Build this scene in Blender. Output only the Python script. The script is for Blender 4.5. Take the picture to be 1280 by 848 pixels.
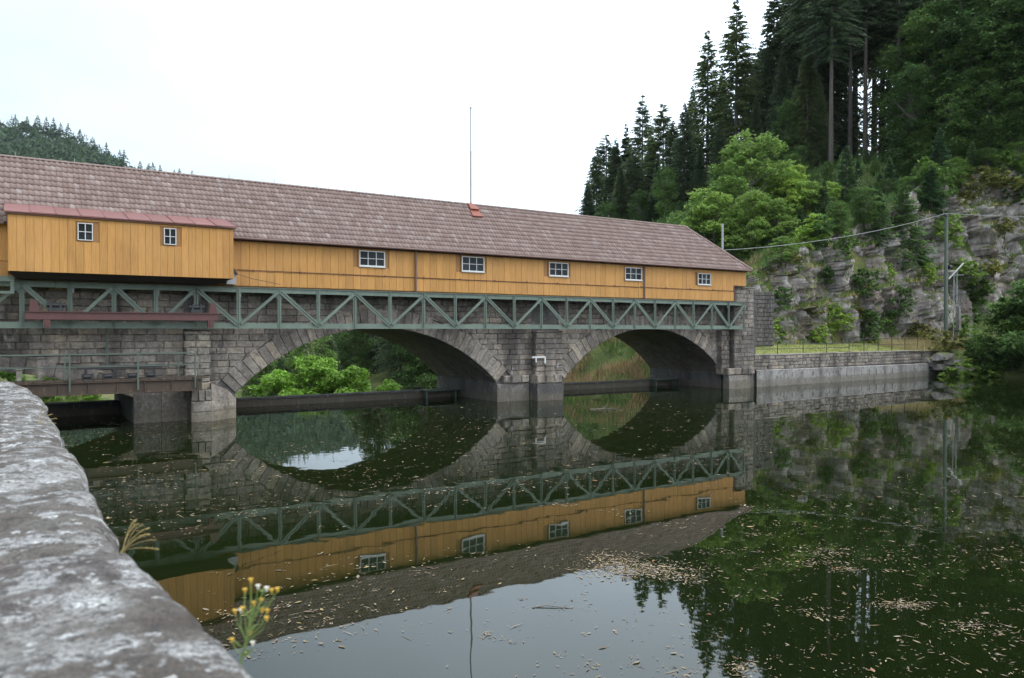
import bpy, math, random
import numpy as np
from mathutils import Vector, noise as mnoise

for _o in list(bpy.data.objects):
    bpy.data.objects.remove(_o)
random.seed(7)
RNG = np.random.default_rng(11)
SC = bpy.context.scene
COL = SC.collection

# ---------------------------------------------------------------- camera
# world axes: X along the bridge, Y across it (away from the camera), Z up, water at 0
CAM_Y, CAM_Z = -34.9, 3.92
PHI = math.radians(33.13)
PIT = math.radians(0.627)
cam = bpy.data.cameras.new('camera')
cam.sensor_width = 36.0
cam.lens = 27.0
cam.clip_start = 0.05
cam.clip_end = 5000.0
cam.dof.use_dof = True
cam.dof.focus_distance = 42.0
cam.dof.aperture_fstop = 4.8
camo = bpy.data.objects.new('camera', cam)
COL.objects.link(camo)
camo.location = (0.0, CAM_Y, CAM_Z)
camo.rotation_euler = (math.pi / 2 - PIT, 0.0, -PHI)
SC.camera = camo

# ---------------------------------------------------------------- sky, sun, exposure
SUN_EL, SUN_AZ = math.radians(50), math.radians(138)      # azimuth measured from +Y towards +X
world = bpy.data.worlds.new('World')
SC.world = world
world.use_nodes = True
wn = world.node_tree
wn.nodes.clear()


def wnode(t, **kw):
    n = wn.nodes.new(t)
    for k, v in kw.items():
        setattr(n, k, v)
    return n


w_out = wnode('ShaderNodeOutputWorld')
w_bg = wnode('ShaderNodeBackground')
w_bg.inputs['Strength'].default_value = 0.1
w_sky = wnode('ShaderNodeTexSky', sky_type='NISHITA', sun_disc=False)
w_sky.sun_elevation = SUN_EL
w_sky.sun_rotation = SUN_AZ
w_sky.air_density = 1.2
w_sky.dust_density = 2.0
w_tc = wnode('ShaderNodeTexCoord')
w_map = wnode('ShaderNodeMapping')
w_map.inputs['Scale'].default_value = (1.0, 1.0, 2.2)
w_noise = wnode('ShaderNodeTexNoise')
w_noise.inputs['Scale'].default_value = 1.5
w_noise.inputs['Detail'].default_value = 5.0
w_noise.inputs['Roughness'].default_value = 0.5
# overcast: the cloud sheet is brighter towards the veiled sun and bluer away from it
w_dot = wnode('ShaderNodeVectorMath', operation='DOT_PRODUCT')
w_dot.inputs[1].default_value = (math.sin(SUN_AZ) * math.cos(SUN_EL), math.cos(SUN_AZ) * math.cos(SUN_EL), math.sin(SUN_EL))
w_half = wnode('ShaderNodeMath', operation='MULTIPLY_ADD')
w_half.inputs[1].default_value = 0.5
w_half.inputs[2].default_value = 0.36
w_sum = wnode('ShaderNodeMath', operation='MULTIPLY_ADD')
w_sum.inputs[1].default_value = 0.28
w_ramp = wnode('ShaderNodeValToRGB')
w_ramp.color_ramp.elements[0].position = 0.37
w_ramp.color_ramp.elements[0].color = (5.6, 7.0, 8.1, 1)
w_ramp.color_ramp.elements[1].position = 0.95
w_ramp.color_ramp.elements[1].color = (24.0, 26.0, 28.0, 1)
e_ = w_ramp.color_ramp.elements.new(0.60)
e_.color = (14.9, 17.3, 19.9, 1)
w_mix = wnode('ShaderNodeMixRGB')
w_mix.inputs['Fac'].default_value = 0.9
for a, b in ((w_tc.outputs['Generated'], w_map.inputs['Vector']),
             (w_map.outputs['Vector'], w_noise.inputs['Vector']),
             (w_tc.outputs['Generated'], w_dot.inputs[0]),
             (w_dot.outputs['Value'], w_half.inputs[0]),
             (w_noise.outputs['Fac'], w_sum.inputs[0]),
             (w_half.outputs['Value'], w_sum.inputs[2]),
             (w_sum.outputs['Value'], w_ramp.inputs['Fac']),
             (w_sky.outputs['Color'], w_mix.inputs['Color1']),
             (w_ramp.outputs['Color'], w_mix.inputs['Color2']),
             (w_mix.outputs['Color'], w_bg.inputs['Color']),
             (w_bg.outputs['Background'], w_out.inputs['Surface'])):
    wn.links.new(a, b)

sun = bpy.data.lights.new('sun', 'SUN')
sun.energy = 0.8
sun.angle = math.radians(18)
sun.color = (1.0, 0.96, 0.9)
suno = bpy.data.objects.new('sun', sun)
COL.objects.link(suno)
_sd = Vector((math.sin(SUN_AZ) * math.cos(SUN_EL), math.cos(SUN_AZ) * math.cos(SUN_EL), math.sin(SUN_EL)))
suno.rotation_euler = (-_sd).to_track_quat('-Z', 'Y').to_euler()
suno.location = (0, -60, 80)

SC.view_settings.view_transform = 'Standard'
SC.view_settings.look = 'None'
SC.view_settings.gamma = 1.0
SC.view_settings.exposure = 0.38
SC.view_settings.use_curve_mapping = False
SC.render.engine = 'CYCLES'
SC.cycles.use_denoising = True
SC.cycles.max_bounces = 8
SC.cycles.diffuse_bounces = 3
SC.cycles.glossy_bounces = 3
SC.cycles.transmission_bounces = 3
SC.cycles.transparent_max_bounces = 6
SC.cycles.caustics_reflective = False
SC.cycles.caustics_refractive = False

# ---------------------------------------------------------------- measuring helpers
_fw = Vector((math.sin(PHI) * math.cos(PIT), math.cos(PHI) * math.cos(PIT), -math.sin(PIT)))
_rt = Vector((math.cos(PHI), -math.sin(PHI), 0))
_up = Vector((math.sin(PHI) * math.sin(PIT), math.cos(PHI) * math.sin(PIT), math.cos(PIT)))
CAMP = Vector((0, CAM_Y, CAM_Z))


def ray(px, py):
    return _fw + _rt * ((px - 640) / 960.0) - _up * ((py - 424) / 960.0)


def on_q(px, py, q):
    d = ray(px, py)
    return CAMP + d * ((q - CAM_Y) / d.y)


def on_z(px, py, z=0.0):
    d = ray(px, py)
    return CAMP + d * ((z - CAM_Z) / d.z)


def at_depth(px, py, dep):
    return CAMP + ray(px, py) * dep


def pix_size(p):
    """photo pixels per metre at a world point"""
    return 960.0 / max(0.3, (Vector(p) - CAMP).dot(_fw))


# ---------------------------------------------------------------- mesh helpers
class MB:
    def __init__(self):
        self.v, self.f, self.m = [], [], []

    def add(self, verts, faces, mi=0):
        o = len(self.v)
        self.v.extend(tuple(p) for p in verts)
        self.f.extend(tuple(i + o for i in f) for f in faces)
        self.m.extend([mi] * len(faces))

    def box(self, x0, x1, y0, y1, z0, z1, mi=0):
        self.add([(x0, y0, z0), (x1, y0, z0), (x1, y1, z0), (x0, y1, z0),
                  (x0, y0, z1), (x1, y0, z1), (x1, y1, z1), (x0, y1, z1)],
                 [(0, 3, 2, 1), (4, 5, 6, 7), (0, 1, 5, 4), (1, 2, 6, 5), (2, 3, 7, 6), (3, 0, 4, 7)], mi)

    def bbox(self, x0, x1, y0, y1, z0, z1, b=0.01, mi=0):
        """box whose vertical-plane front edges are chamfered"""
        P = []
        for z, i in ((z0, b), (z0 + b, 0), (z1 - b, 0), (z1, b)):
            P += [(x0 + i, y0 + i, z), (x1 - i, y0 + i, z), (x1 - i, y1 - i, z), (x0 + i, y1 - i, z)]
        F = [(0, 3, 2, 1), (12, 13, 14, 15)]
        for k in range(3):
            for j in range(4):
                a, c = k * 4 + j, k * 4 + (j + 1) % 4
                F.append((a, c, c + 4, a + 4))
        self.add(P, F, mi)

    def bar(self, p0, p1, w, h, up=(0, 0, 1), mi=0):
        p0, p1 = Vector(p0), Vector(p1)
        d = (p1 - p0).normalized()
        u = Vector(up)
        if abs(d.dot(u)) > 0.98:
            u = Vector((0, 1, 0))
        s = d.cross(u).normalized()
        u = s.cross(d).normalized()
        P = []
        for p in (p0, p1):
            for a, b in ((-1, -1), (1, -1), (1, 1), (-1, 1)):
                P.append(p + s * (a * w / 2) + u * (b * h / 2))
        self.add(P, [(0, 1, 2, 3), (7, 6, 5, 4), (0, 4, 5, 1), (1, 5, 6, 2), (2, 6, 7, 3), (3, 7, 4, 0)], mi)

    def tube(self, pts, rad, n=6, mi=0, cap=True):
        pts = [Vector(p) for p in pts]
        if not hasattr(rad, '__len__'):
            rad = [rad] * len(pts)
        P, F = [], []
        for i, p in enumerate(pts):
            d = (pts[min(i + 1, len(pts) - 1)] - pts[max(i - 1, 0)]).normalized()
            a = d.cross(Vector((0, 0, 1)) if abs(d.z) < 0.9 else Vector((1, 0, 0))).normalized()
            b = d.cross(a).normalized()
            for k in range(n):
                t = 2 * math.pi * k / n
                P.append(p + (a * math.cos(t) + b * math.sin(t)) * rad[i])
        for i in range(len(pts) - 1):
            for k in range(n):
                k2 = (k + 1) % n
                F.append((i * n + k, i * n + k2, (i + 1) * n + k2, (i + 1) * n + k))
        if cap:
            F.append(tuple(reversed(range(n))))
            F.append(tuple((len(pts) - 1) * n + k for k in range(n)))
        self.add(P, F, mi)

    def stone(self, poly, qf, qb, ins=0.03, bulge=0.03, mi=0):
        """dressed stone: outline poly in (x, z), back at y=qb, arris at y=qf, pillowed face nearer the viewer"""
        n = len(poly)
        cx = sum(p[0] for p in poly) / n
        cz = sum(p[1] for p in poly) / n
        P = [(x, qb, z) for x, z in poly] + [(x, qf, z) for x, z in poly]
        for x, z in poly:
            dx, dz = cx - x, cz - z
            L = math.hypot(dx, dz) + 1e-6
            k = min(ins * random.uniform(0.7, 1.7), L * 0.45) / L
            P.append((x + dx * k * 1.3, qf - bulge * random.uniform(0.5, 1.3), z + dz * k * 1.3))
        F = []
        for a in range(n):
            b = (a + 1) % n
            F.append((a, b, n + b, n + a))
            F.append((n + a, n + b, 2 * n + b, 2 * n + a))
        F.append(tuple(2 * n + a for a in range(n)))
        self.add(P, F, mi)

    def mesh(self, name, smooth=False):
        me = bpy.data.meshes.new(name)
        me.from_pydata(self.v, [], self.f)
        if any(self.m):
            me.polygons.foreach_set('material_index', self.m)
        if smooth:
            me.polygons.foreach_set('use_smooth', [True] * len(self.f))
        me.update()
        return me


def put(name, me, mats, parent=None, kind=None):
    if isinstance(me, MB):
        me = me.mesh(name)
    if mats is not None and len(me.materials) == 0:
        for m in (mats if isinstance(mats, (list, tuple)) else [mats]):
            me.materials.append(m)
    o = bpy.data.objects.new(name, me)
    COL.objects.link(o)
    if parent is not None:
        o.parent = parent
    if kind:
        o['kind'] = kind
    return o


def tag(o, label, cat, group=None):
    o['label'] = label
    o['category'] = cat
    if group:
        o['group'] = group
    return o


def thing(name, label, cat, loc=(0, 0, 0), rz=0.0, group=None):
    o = bpy.data.objects.new(name, None)
    o.empty_display_size = 0.3
    COL.objects.link(o)
    o.location = loc
    o.rotation_euler = (0, 0, rz)
    return tag(o, label, cat, group)


def structure(name, me, mats):
    return put(name, me, mats, None, 'structure')


def tri_mesh(name, V, F, smooth=False):
    """fast mesh from numpy arrays; V (n,3), F (m,3 or 4)"""
    me = bpy.data.meshes.new(name)
    k = F.shape[1]
    me.vertices.add(len(V))
    me.vertices.foreach_set('co', V.astype(np.float32).ravel())
    me.loops.add(F.size)
    me.loops.foreach_set('vertex_index', F.astype(np.int32).ravel())
    me.polygons.add(len(F))
    me.polygons.foreach_set('loop_start', np.arange(0, F.size, k, dtype=np.int32))
    me.polygons.foreach_set('loop_total', np.full(len(F), k, dtype=np.int32))
    if smooth:
        me.polygons.foreach_set('use_smooth', np.ones(len(F), dtype=bool))
    me.update(calc_edges=True)
    me.validate()
    return me


# value noise on numpy arrays (cheap fractal noise for terrain and rock)
_PERM = RNG.random((64, 64, 64))


def vnoise(x, y, z):
    xi, yi, zi = np.floor(x).astype(int), np.floor(y).astype(int), np.floor(z).astype(int)
    xf, yf, zf = x - xi, y - yi, z - zi
    sx, sy, sz = xf * xf * (3 - 2 * xf), yf * yf * (3 - 2 * yf), zf * zf * (3 - 2 * zf)
    r = 0
    for dx in (0, 1):
        for dy in (0, 1):
            for dz in (0, 1):
                w = (sx if dx else 1 - sx) * (sy if dy else 1 - sy) * (sz if dz else 1 - sz)
                r = r + w * _PERM[(xi + dx) % 64, (yi + dy) % 64, (zi + dz) % 64]
    return r


def fbm(x, y, z, oct=4, gain=0.5):
    a, s, r, t = 1.0, 1.0, 0, 0
    for k in range(oct):
        r = r + a * vnoise(x * s + 17.3 * k, y * s + 5.1 * k, z * s + 9.7 * k)
        t += a
        a *= gain
        s *= 2.03
    return r / t


def cellnoise(p, feat, blocky=False):
    """distance to nearest / second nearest feature point and nearest id; p (n,3), feat (m,3)"""
    d1 = np.full(len(p), 1e9)
    d2 = np.full(len(p), 1e9)
    idx = np.zeros(len(p), int)
    for i, f in enumerate(feat):
        d = np.abs(p - f).max(1) if blocky else np.sqrt(((p - f) ** 2).sum(1))
        c = d < d1
        d2 = np.where(c, d1, np.minimum(d2, d))
        idx[c] = i
        d1 = np.where(c, d, d1)
    return d1, d2, idx


# ---------------------------------------------------------------- materials
class MT:
    """small wrapper for building node materials"""

    def __init__(self, name, rough=0.8, spec=0.3):
        self.m = bpy.data.materials.new(name)
        self.m.use_nodes = True
        self.t = self.m.node_tree
        self.b = self.t.nodes['Principled BSDF']
        self.b.inputs['Roughness'].default_value = rough
        self.b.inputs['Specular IOR Level'].default_value = spec
        self.geo = self.n('ShaderNodeNewGeometry')
        self.oi = self.n('ShaderNodeObjectInfo')

    def n(self, t, **kw):
        x = self.t.nodes.new(t)
        for k, v in kw.items():
            setattr(x, k, v)
        return x

    def l(self, a, b):
        self.t.links.new(a, b)

    def noise(self, scale=1.0, detail=4.0, rough=0.55, xyz=(1, 1, 1), off=None):
        mp = self.n('ShaderNodeMapping')
        mp.inputs['Scale'].default_value = xyz
        if off is not None:
            mp.inputs['Location'].default_value = off
        self.l(self.geo.outputs['Position'], mp.inputs['Vector'])
        nz = self.n('ShaderNodeTexNoise')
        nz.inputs['Scale'].default_value = scale
        nz.inputs['Detail'].default_value = detail
        nz.inputs['Roughness'].default_value = rough
        self.l(mp.outputs['Vector'], nz.inputs['Vector'])
        return nz.outputs['Fac']

    def ramp(self, fac, stops):
        r = self.n('ShaderNodeValToRGB')
        e = r.color_ramp.elements
        while len(e) < len(stops):
            e.new(0.5)
        for i, (p, c) in enumerate(stops):
            e[i].position = p
            if not hasattr(c, '__len__'):
                c = (c, c, c)
            e[i].color = (c[0], c[1], c[2], 1)
        self.l(fac, r.inputs['Fac'])
        return r.outputs['Color']

    def mix(self, fac, a, b, mode='MIX'):
        x = self.n('ShaderNodeMixRGB', blend_type=mode)
        for k, v in (('Fac', fac), ('Color1', a), ('Color2', b)):
            s = x.inputs[k]
            if hasattr(v, 'links'):
                self.l(v, s)
            elif k == 'Fac':
                s.default_value = v
            else:
                s.default_value = (v[0], v[1], v[2], 1) if hasattr(v, '__len__') else (v, v, v, 1)
        return x.outputs['Color']

    def math(self, op, a, b=0.0, clamp=False):
        x = self.n('ShaderNodeMath', operation=op)
        x.use_clamp = clamp
        for s, v in ((x.inputs[0], a), (x.inputs[1], b)):
            if hasattr(v, 'links'):
                self.l(v, s)
            else:
                s.default_value = v
        return x.outputs[0]

    def sep(self):
        s = self.n('ShaderNodeSeparateXYZ')
        self.l(self.geo.outputs['Position'], s.inputs[0])
        return s.outputs

    def up(self):
        s = self.n('ShaderNodeSeparateXYZ')
        self.l(self.geo.outputs['Normal'], s.inputs[0])
        return s.outputs['Z']

    def island(self):
        return self.geo.outputs['Random Per Island']

    def objrand(self):
        return self.oi.outputs['Random']

    def color(self, c):
        if hasattr(c, 'links'):
            self.l(c, self.b.inputs['Base Color'])
        else:
            self.b.inputs['Base Color'].default_value = (c[0], c[1], c[2], 1)
        return self

    def bump(self, h, strength=0.4, dist=0.02):
        b = self.n('ShaderNodeBump')
        b.inputs['Strength'].default_value = strength
        b.inputs['Distance'].default_value = dist
        self.l(h, b.inputs['Height'])
        self.l(b.outputs['Normal'], self.b.inputs['Normal'])
        return self


def vary(t, fac, lo=0.8, hi=1.15):
    return t.ramp(fac, [(0.0, lo), (1.0, hi)])


def stone_mat(name, stops, stain=0.6, waterline=True, joint=False, rnd='obj', sc=1.0, wl=0.42):
    t = MT(name, 0.88, 0.25)
    fine = t.noise(9.0 * sc, 6, 0.65)
    base = t.ramp(fine, stops)
    r = t.objrand() if rnd == 'obj' else t.island()
    base = t.mix(1.0, base, t.ramp(r, [(0.0, (0.62, 0.60, 0.58)), (0.3, (0.88, 0.86, 0.84)), (0.75, (1.06, 1.03, 0.99)), (1.0, (1.36, 1.26, 1.10))]), 'MULTIPLY')
    # dark water streaks running down the wall
    st = t.noise(1.0, 5, 0.6, (0.9, 0.9, 0.16))
    st = t.ramp(st, [(0.44, 0.0), (0.66, 1.0)])
    base = t.mix(t.math('MULTIPLY', st, stain), base, (0.035, 0.031, 0.03))
    # pale lime bloom
    lm = t.ramp(t.noise(3.4, 6, 0.7, (1.2, 1, 0.45), (5, 3, 1)), [(0.57, 0.0), (0.68, 1.0)])
    base = t.mix(t.math('MULTIPLY', lm, 0.5), base, (0.38, 0.36, 0.33))
    # mossy and sooty blotches
    ms = t.ramp(t.noise(2.6, 6, 0.65, (1, 1, 1.2), (9, 2, 7)), [(0.52, 0.0), (0.66, 1.0)])
    base = t.mix(t.math('MULTIPLY', ms, 0.62), base, (0.055, 0.05, 0.042))
    if waterline:
        z = t.sep()['Z']
        z = t.math('ADD', z, t.math('MULTIPLY', t.math('SUBTRACT', t.noise(3.0, 4), 0.5), 0.3))
        w = t.ramp(z, [(0.0, 1.0), (wl * 0.75, 0.9), (wl, 0.0)])
        base = t.mix(t.math('MULTIPLY', w, 0.62), base, (0.10, 0.085, 0.062))
    t.color(base)
    t.bump(t.noise(12.0 * sc, 7, 0.72), 0.8, 0.04)
    return t.m


def paint_metal(name, c, worn=(0.12, 0.07, 0.05), amt=0.5, rough=0.55):
    t = MT(name, rough, 0.4)
    n = t.noise(3.0, 5, 0.65, (1, 1, 0.5))
    b = t.mix(t.ramp(n, [(0.35, 0.0), (0.75, 1.0)]), c, tuple(x * 0.72 for x in c))
    w = t.ramp(t.noise(7.0, 6, 0.7, (1, 1, 0.6), (3, 3, 3)), [(0.58, 0.0), (0.7, 1.0)])
    b = t.mix(t.math('MULTIPLY', w, amt), b, worn)
    b = t.mix(1.0, b, vary(t, t.objrand(), 0.88, 1.1), 'MULTIPLY')
    t.color(b)
    t.bump(t.noise(30.0, 3), 0.15, 0.004)
    return t.m


def leaf_mat(name, stops, transl=0.25, rough=0.6):
    t = MT(name, rough, 0.25)
    base = t.ramp(t.island(), stops)
    base = t.mix(1.0, base, t.ramp(t.noise(0.35, 3, 0.6), [(0.3, 0.7), (0.7, 1.25)]), 'MULTIPLY')
    base = t.mix(1.0, base, t.ramp(t.objrand(), [(0.0, (0.70, 0.76, 0.82)), (0.5, (1.0, 1.0, 0.98)), (1.0, (1.28, 1.22, 0.98))]), 'MULTIPLY')
    t.color(base)
    tr = t.n('ShaderNodeBsdfTranslucent')
    t.l(base, tr.inputs['Color'])
    ms = t.n('ShaderNodeMixShader')
    ms.inputs['Fac'].default_value = transl
    t.l(t.b.outputs['BSDF'], ms.inputs[1])
    t.l(tr.outputs['BSDF'], ms.inputs[2])
    t.l(ms.outputs['Shader'], t.t.nodes['Material Output'].inputs['Surface'])
    return t.m


def wood_mat(name, c, lo=0.82, hi=1.1, rnd='obj', rough=0.7, grime=0.35):
    t = MT(name, rough, 0.3)
    g = t.noise(5.0, 5, 0.6, (6, 6, 0.35))
    b = t.mix(t.ramp(g, [(0.3, 0.0), (0.75, 1.0)]), c, (c[0] * 0.68, c[1] * 0.64, c[2] * 0.66))
    b = t.mix(1.0, b, vary(t, t.objrand() if rnd == 'obj' else t.island(), lo, hi), 'MULTIPLY')
    d = t.ramp(t.noise(1.3, 5, 0.65, (1, 1, 0.4), (4, 1, 2)), [(0.5, 0.0), (0.78, 1.0)])
    b = t.mix(t.math('MULTIPLY', d, grime), b, (c[0] * 0.45, c[1] * 0.42, c[2] * 0.5 + 0.01))
    fd = t.ramp(t.noise(0.7, 5, 0.65, (1, 1, 0.55), (9, 9, 1)), [(0.46, 0.0), (0.7, 1.0)])
    b = t.mix(t.math('MULTIPLY', fd, grime * 0.8), b, (c[0] * 1.08, c[1] * 1.14, c[2] * 1.5))
    t.color(b)
    t.bump(g, 0.35, 0.012)
    return t.m


def plain(name, c, rough=0.7, spec=0.3, var=0.25, sc=6.0, bump=0.2):
    t = MT(name, rough, spec)
    n = t.noise(sc, 5, 0.6)
    t.color(t.mix(t.ramp(n, [(0.3, 0.0), (0.75, 1.0)]), c, tuple(x * (1 - var) for x in c)))
    if bump:
        t.bump(n, bump, 0.01)
    return t.m


M = {}
M['yellow'] = wood_mat('yellow_boards', (0.43, 0.221, 0.062), 0.9, 1.07, grime=0.4)
M['yellow_dark'] = wood_mat('yellow_trim', (0.28, 0.14, 0.047))
M['brown'] = wood_mat('brown_trim', (0.10, 0.045, 0.03))
M['shaded_wood'] = wood_mat('shaded_soffit', (0.03, 0.022, 0.018))  # near-black wood, with the shade under the bay put into its colour
M['white_paint'] = plain('white_paint', (0.48, 0.48, 0.465), 0.5, 0.4, 0.15)
M['green_steel'] = paint_metal('green_steel', (0.102, 0.134, 0.107))
M['red_steel'] = paint_metal('red_steel', (0.085, 0.030, 0.027), (0.035, 0.028, 0.027), 0.95)
M['grey_metal'] = paint_metal('grey_metal', (0.30, 0.31, 0.32), (0.12, 0.1, 0.09), 0.4)
M['dark_metal'] = paint_metal('dark_metal', (0.02, 0.02, 0.022), (0.04, 0.03, 0.025), 0.4)
M['cable'] = plain('cable_steel', (0.30, 0.30, 0.30), 0.6, 0.3, 0.2)
M['rust'] = paint_metal('rusty_beam', (0.06, 0.042, 0.03), (0.20, 0.105, 0.055), 1.0, 0.8)
M['rail'] = paint_metal('rail_green', (0.07, 0.092, 0.072), (0.1, 0.07, 0.05), 0.5)
M['red_sheet'] = paint_metal('red_sheet', (0.185, 0.072, 0.062), (0.13, 0.065, 0.055), 0.6, 0.6)
M['gutter'] = paint_metal('brown_gutter', (0.13, 0.075, 0.062), (0.06, 0.04, 0.035), 0.5, 0.5)
M['ashlar'] = stone_mat('granite_ashlar', [(0.25, (0.10, 0.087, 0.076)), (0.5, (0.205, 0.182, 0.161)), (0.75, (0.32, 0.29, 0.26))], 0.78)
M['ashlar_many'] = stone_mat('granite_rubble', [(0.25, (0.10, 0.087, 0.076)), (0.5, (0.205, 0.182, 0.161)), (0.75, (0.32, 0.29, 0.26))], 0.78, rnd='island')
M['voussoir'] = stone_mat('granite_arch_stone', [(0.25, (0.115, 0.101, 0.089)), (0.5, (0.215, 0.192, 0.172)), (0.75, (0.32, 0.293, 0.267))], 0.66)
M['pale_stone'] = stone_mat('pale_limestone', [(0.25, (0.13, 0.118, 0.10)), (0.5, (0.225, 0.207, 0.182)), (0.75, (0.34, 0.318, 0.285))], 0.65, wl=0.6)
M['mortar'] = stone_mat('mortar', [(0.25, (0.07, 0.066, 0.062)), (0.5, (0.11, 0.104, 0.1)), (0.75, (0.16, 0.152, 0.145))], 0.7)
M['intrados'] = stone_mat('rendered_vault', [(0.25, (0.14, 0.12, 0.105)), (0.5, (0.185, 0.16, 0.142)), (0.75, (0.23, 0.2, 0.18))], 0.4, False)
M['concrete'] = stone_mat('grey_concrete', [(0.25, (0.115, 0.106, 0.096)), (0.5, (0.205, 0.194, 0.18)), (0.75, (0.33, 0.32, 0.305))], 0.7, wl=0.66)
M['wall_concrete'] = stone_mat('pale_wall_concrete', [(0.25, (0.15, 0.145, 0.14)), (0.5, (0.235, 0.23, 0.224)), (0.75, (0.33, 0.325, 0.318))], 0.65, wl=0.55)
M['weir'] = stone_mat('wet_weir_face', [(0.25, (0.035, 0.035, 0.036)), (0.5, (0.06, 0.06, 0.062)), (0.75, (0.09, 0.09, 0.092))], 0.5)


def glass_mat():
    t = MT('dark_pane', 0.15, 0.05)
    t.color(t.ramp(t.objrand(), [(0.0, (0.012, 0.014, 0.017)), (1.0, (0.035, 0.04, 0.046))]))
    t.bump(t.noise(2.5, 2), 0.06, 0.02)
    return t.m


M['glass'] = glass_mat()


def tile_mat():
    t = MT('weathered_roof_tile', 0.85, 0.25)
    b = t.ramp(t.island(), [(0.0, (0.160, 0.110, 0.097)), (0.3, (0.186, 0.134, 0.119)), (0.7, (0.208, 0.154, 0.138)), (0.92, (0.232, 0.177, 0.16)), (1.0, (0.27, 0.22, 0.205))])
    p = t.ramp(t.noise(0.55, 5, 0.6, (1, 1, 1)), [(0.35, 0.0), (0.65, 1.0)])
    b = t.mix(t.math('MULTIPLY', p, 0.25), b, (0.20, 0.125, 0.098))
    g = t.ramp(t.noise(1.4, 5, 0.65, (1, 1, 1), (7, 0, 3)), [(0.5, 0.0), (0.7, 1.0)])
    b = t.mix(t.math('MULTIPLY', g, 0.22), b, (0.29, 0.24, 0.222))
    f = t.noise(22.0, 4, 0.7)
    b = t.mix(t.ramp(f, [(0.5, 0.0), (0.75, 0.5)]), b, (0.10, 0.075, 0.07))
    t.color(b)
    t.bump(f, 0.3, 0.01)
    return t.m


M['tile'] = tile_mat()


def water_mat():
    t = MT('lake_water', 0.015, 0.5)
    t.b.inputs['IOR'].default_value = 1.40
    t.color(t.mix(t.ramp(t.noise(0.05, 3), [(0.35, 0.0), (0.65, 1.0)]), (0.0045, 0.0078, 0.002), (0.008, 0.0125, 0.0032)))
    n1 = t.noise(0.8, 2, 0.5)
    n2 = t.noise(4.0, 1, 0.5)
    h = t.math('ADD', t.math('MULTIPLY', n1, 1.0), t.math('MULTIPLY', n2, 0.06))
    t.bump(h, 0.03, 0.10)
    return t.m


M['water'] = water_mat()


def debris_mat():
    t = MT('drifting_leaves', 0.8, 0.2)
    t.color(t.ramp(t.island(), [(0.0, (0.08, 0.055, 0.033)), (0.25, (0.15, 0.112, 0.075)), (0.55, (0.21, 0.165, 0.115)), (0.78, (0.26, 0.19, 0.08)), (0.94, (0.27, 0.235, 0.19)), (1.0, (0.24, 0.10, 0.04))]))
    return t.m


M['debris'] = debris_mat()
M['needle'] = leaf_mat('spruce_needles', [(0.0, (0.048, 0.074, 0.038)), (0.55, (0.088, 0.124, 0.06)), (1.0, (0.145, 0.185, 0.088))], 0.3)
M['needle_young'] = leaf_mat('young_spruce_needles', [(0.0, (0.045, 0.085, 0.036)), (0.6, (0.075, 0.135, 0.052)), (1.0, (0.115, 0.185, 0.07))], 0.25)
M['leaf_light'] = leaf_mat('light_leaves', [(0.0, (0.15, 0.235, 0.05)), (0.5, (0.225, 0.345, 0.078)), (1.0, (0.31, 0.43, 0.11))], 0.5)
M['leaf_bright'] = leaf_mat('bright_leaves', [(0.0, (0.11, 0.22, 0.03)), (0.5, (0.17, 0.32, 0.045)), (1.0, (0.25, 0.41, 0.075))], 0.4)
M['leaf_mid'] = leaf_mat('mid_leaves', [(0.0, (0.065, 0.125, 0.032)), (0.5, (0.105, 0.185, 0.048)), (1.0, (0.155, 0.25, 0.066))], 0.38)
M['leaf_dark'] = leaf_mat('dark_leaves', [(0.0, (0.045, 0.088, 0.028)), (0.5, (0.072, 0.132, 0.038)), (1.0, (0.11, 0.185, 0.052))], 0.38)
M['leaf_olive'] = leaf_mat('olive_leaves', [(0.0, (0.09, 0.11, 0.03)), (0.5, (0.15, 0.17, 0.045)), (1.0, (0.24, 0.22, 0.08))], 0.25)
M['far_leaf'] = leaf_mat('far_leaves', [(0.0, (0.022, 0.048, 0.024)), (0.5, (0.042, 0.08, 0.034)), (1.0, (0.07, 0.118, 0.045))], 0.15)
M['leaf_shore'] = leaf_mat('shore_leaves', [(0.0, (0.085, 0.15, 0.038)), (0.5, (0.135, 0.225, 0.055)), (1.0, (0.20, 0.30, 0.085))], 0.42)
M['bark'] = plain('spruce_bark', (0.105, 0.09, 0.08), 0.9, 0.2, 0.5, 5.0, 0.6)
M['bark_grey'] = plain('grey_bark', (0.16, 0.14, 0.12), 0.9, 0.2, 0.4, 5.0, 0.5)
M['dry_grass'] = leaf_mat('dry_grass', [(0.0, (0.26, 0.19, 0.08)), (0.5, (0.40, 0.31, 0.14)), (1.0, (0.52, 0.43, 0.23))], 0.25)
M['grass'] = leaf_mat('green_grass', [(0.0, (0.09, 0.14, 0.028)), (0.5, (0.15, 0.20, 0.045)), (1.0, (0.25, 0.26, 0.08))], 0.25)
M['bracken'] = leaf_mat('brown_bracken', [(0.0, (0.15, 0.085, 0.045)), (0.5, (0.26, 0.165, 0.09)), (1.0, (0.36, 0.26, 0.15))], 0.2)


def ground_mat():
    t = MT('hill_ground', 0.95, 0.15)
    b = t.ramp(t.noise(0.35, 6, 0.65), [(0.3, (0.04, 0.055, 0.018)), (0.5, (0.075, 0.095, 0.03)), (0.62, (0.13, 0.12, 0.05)), (0.78, (0.10, 0.075, 0.045))])
    t.color(b)
    t.bump(t.noise(1.5, 5, 0.7), 0.8, 0.3)
    return t.m


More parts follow.
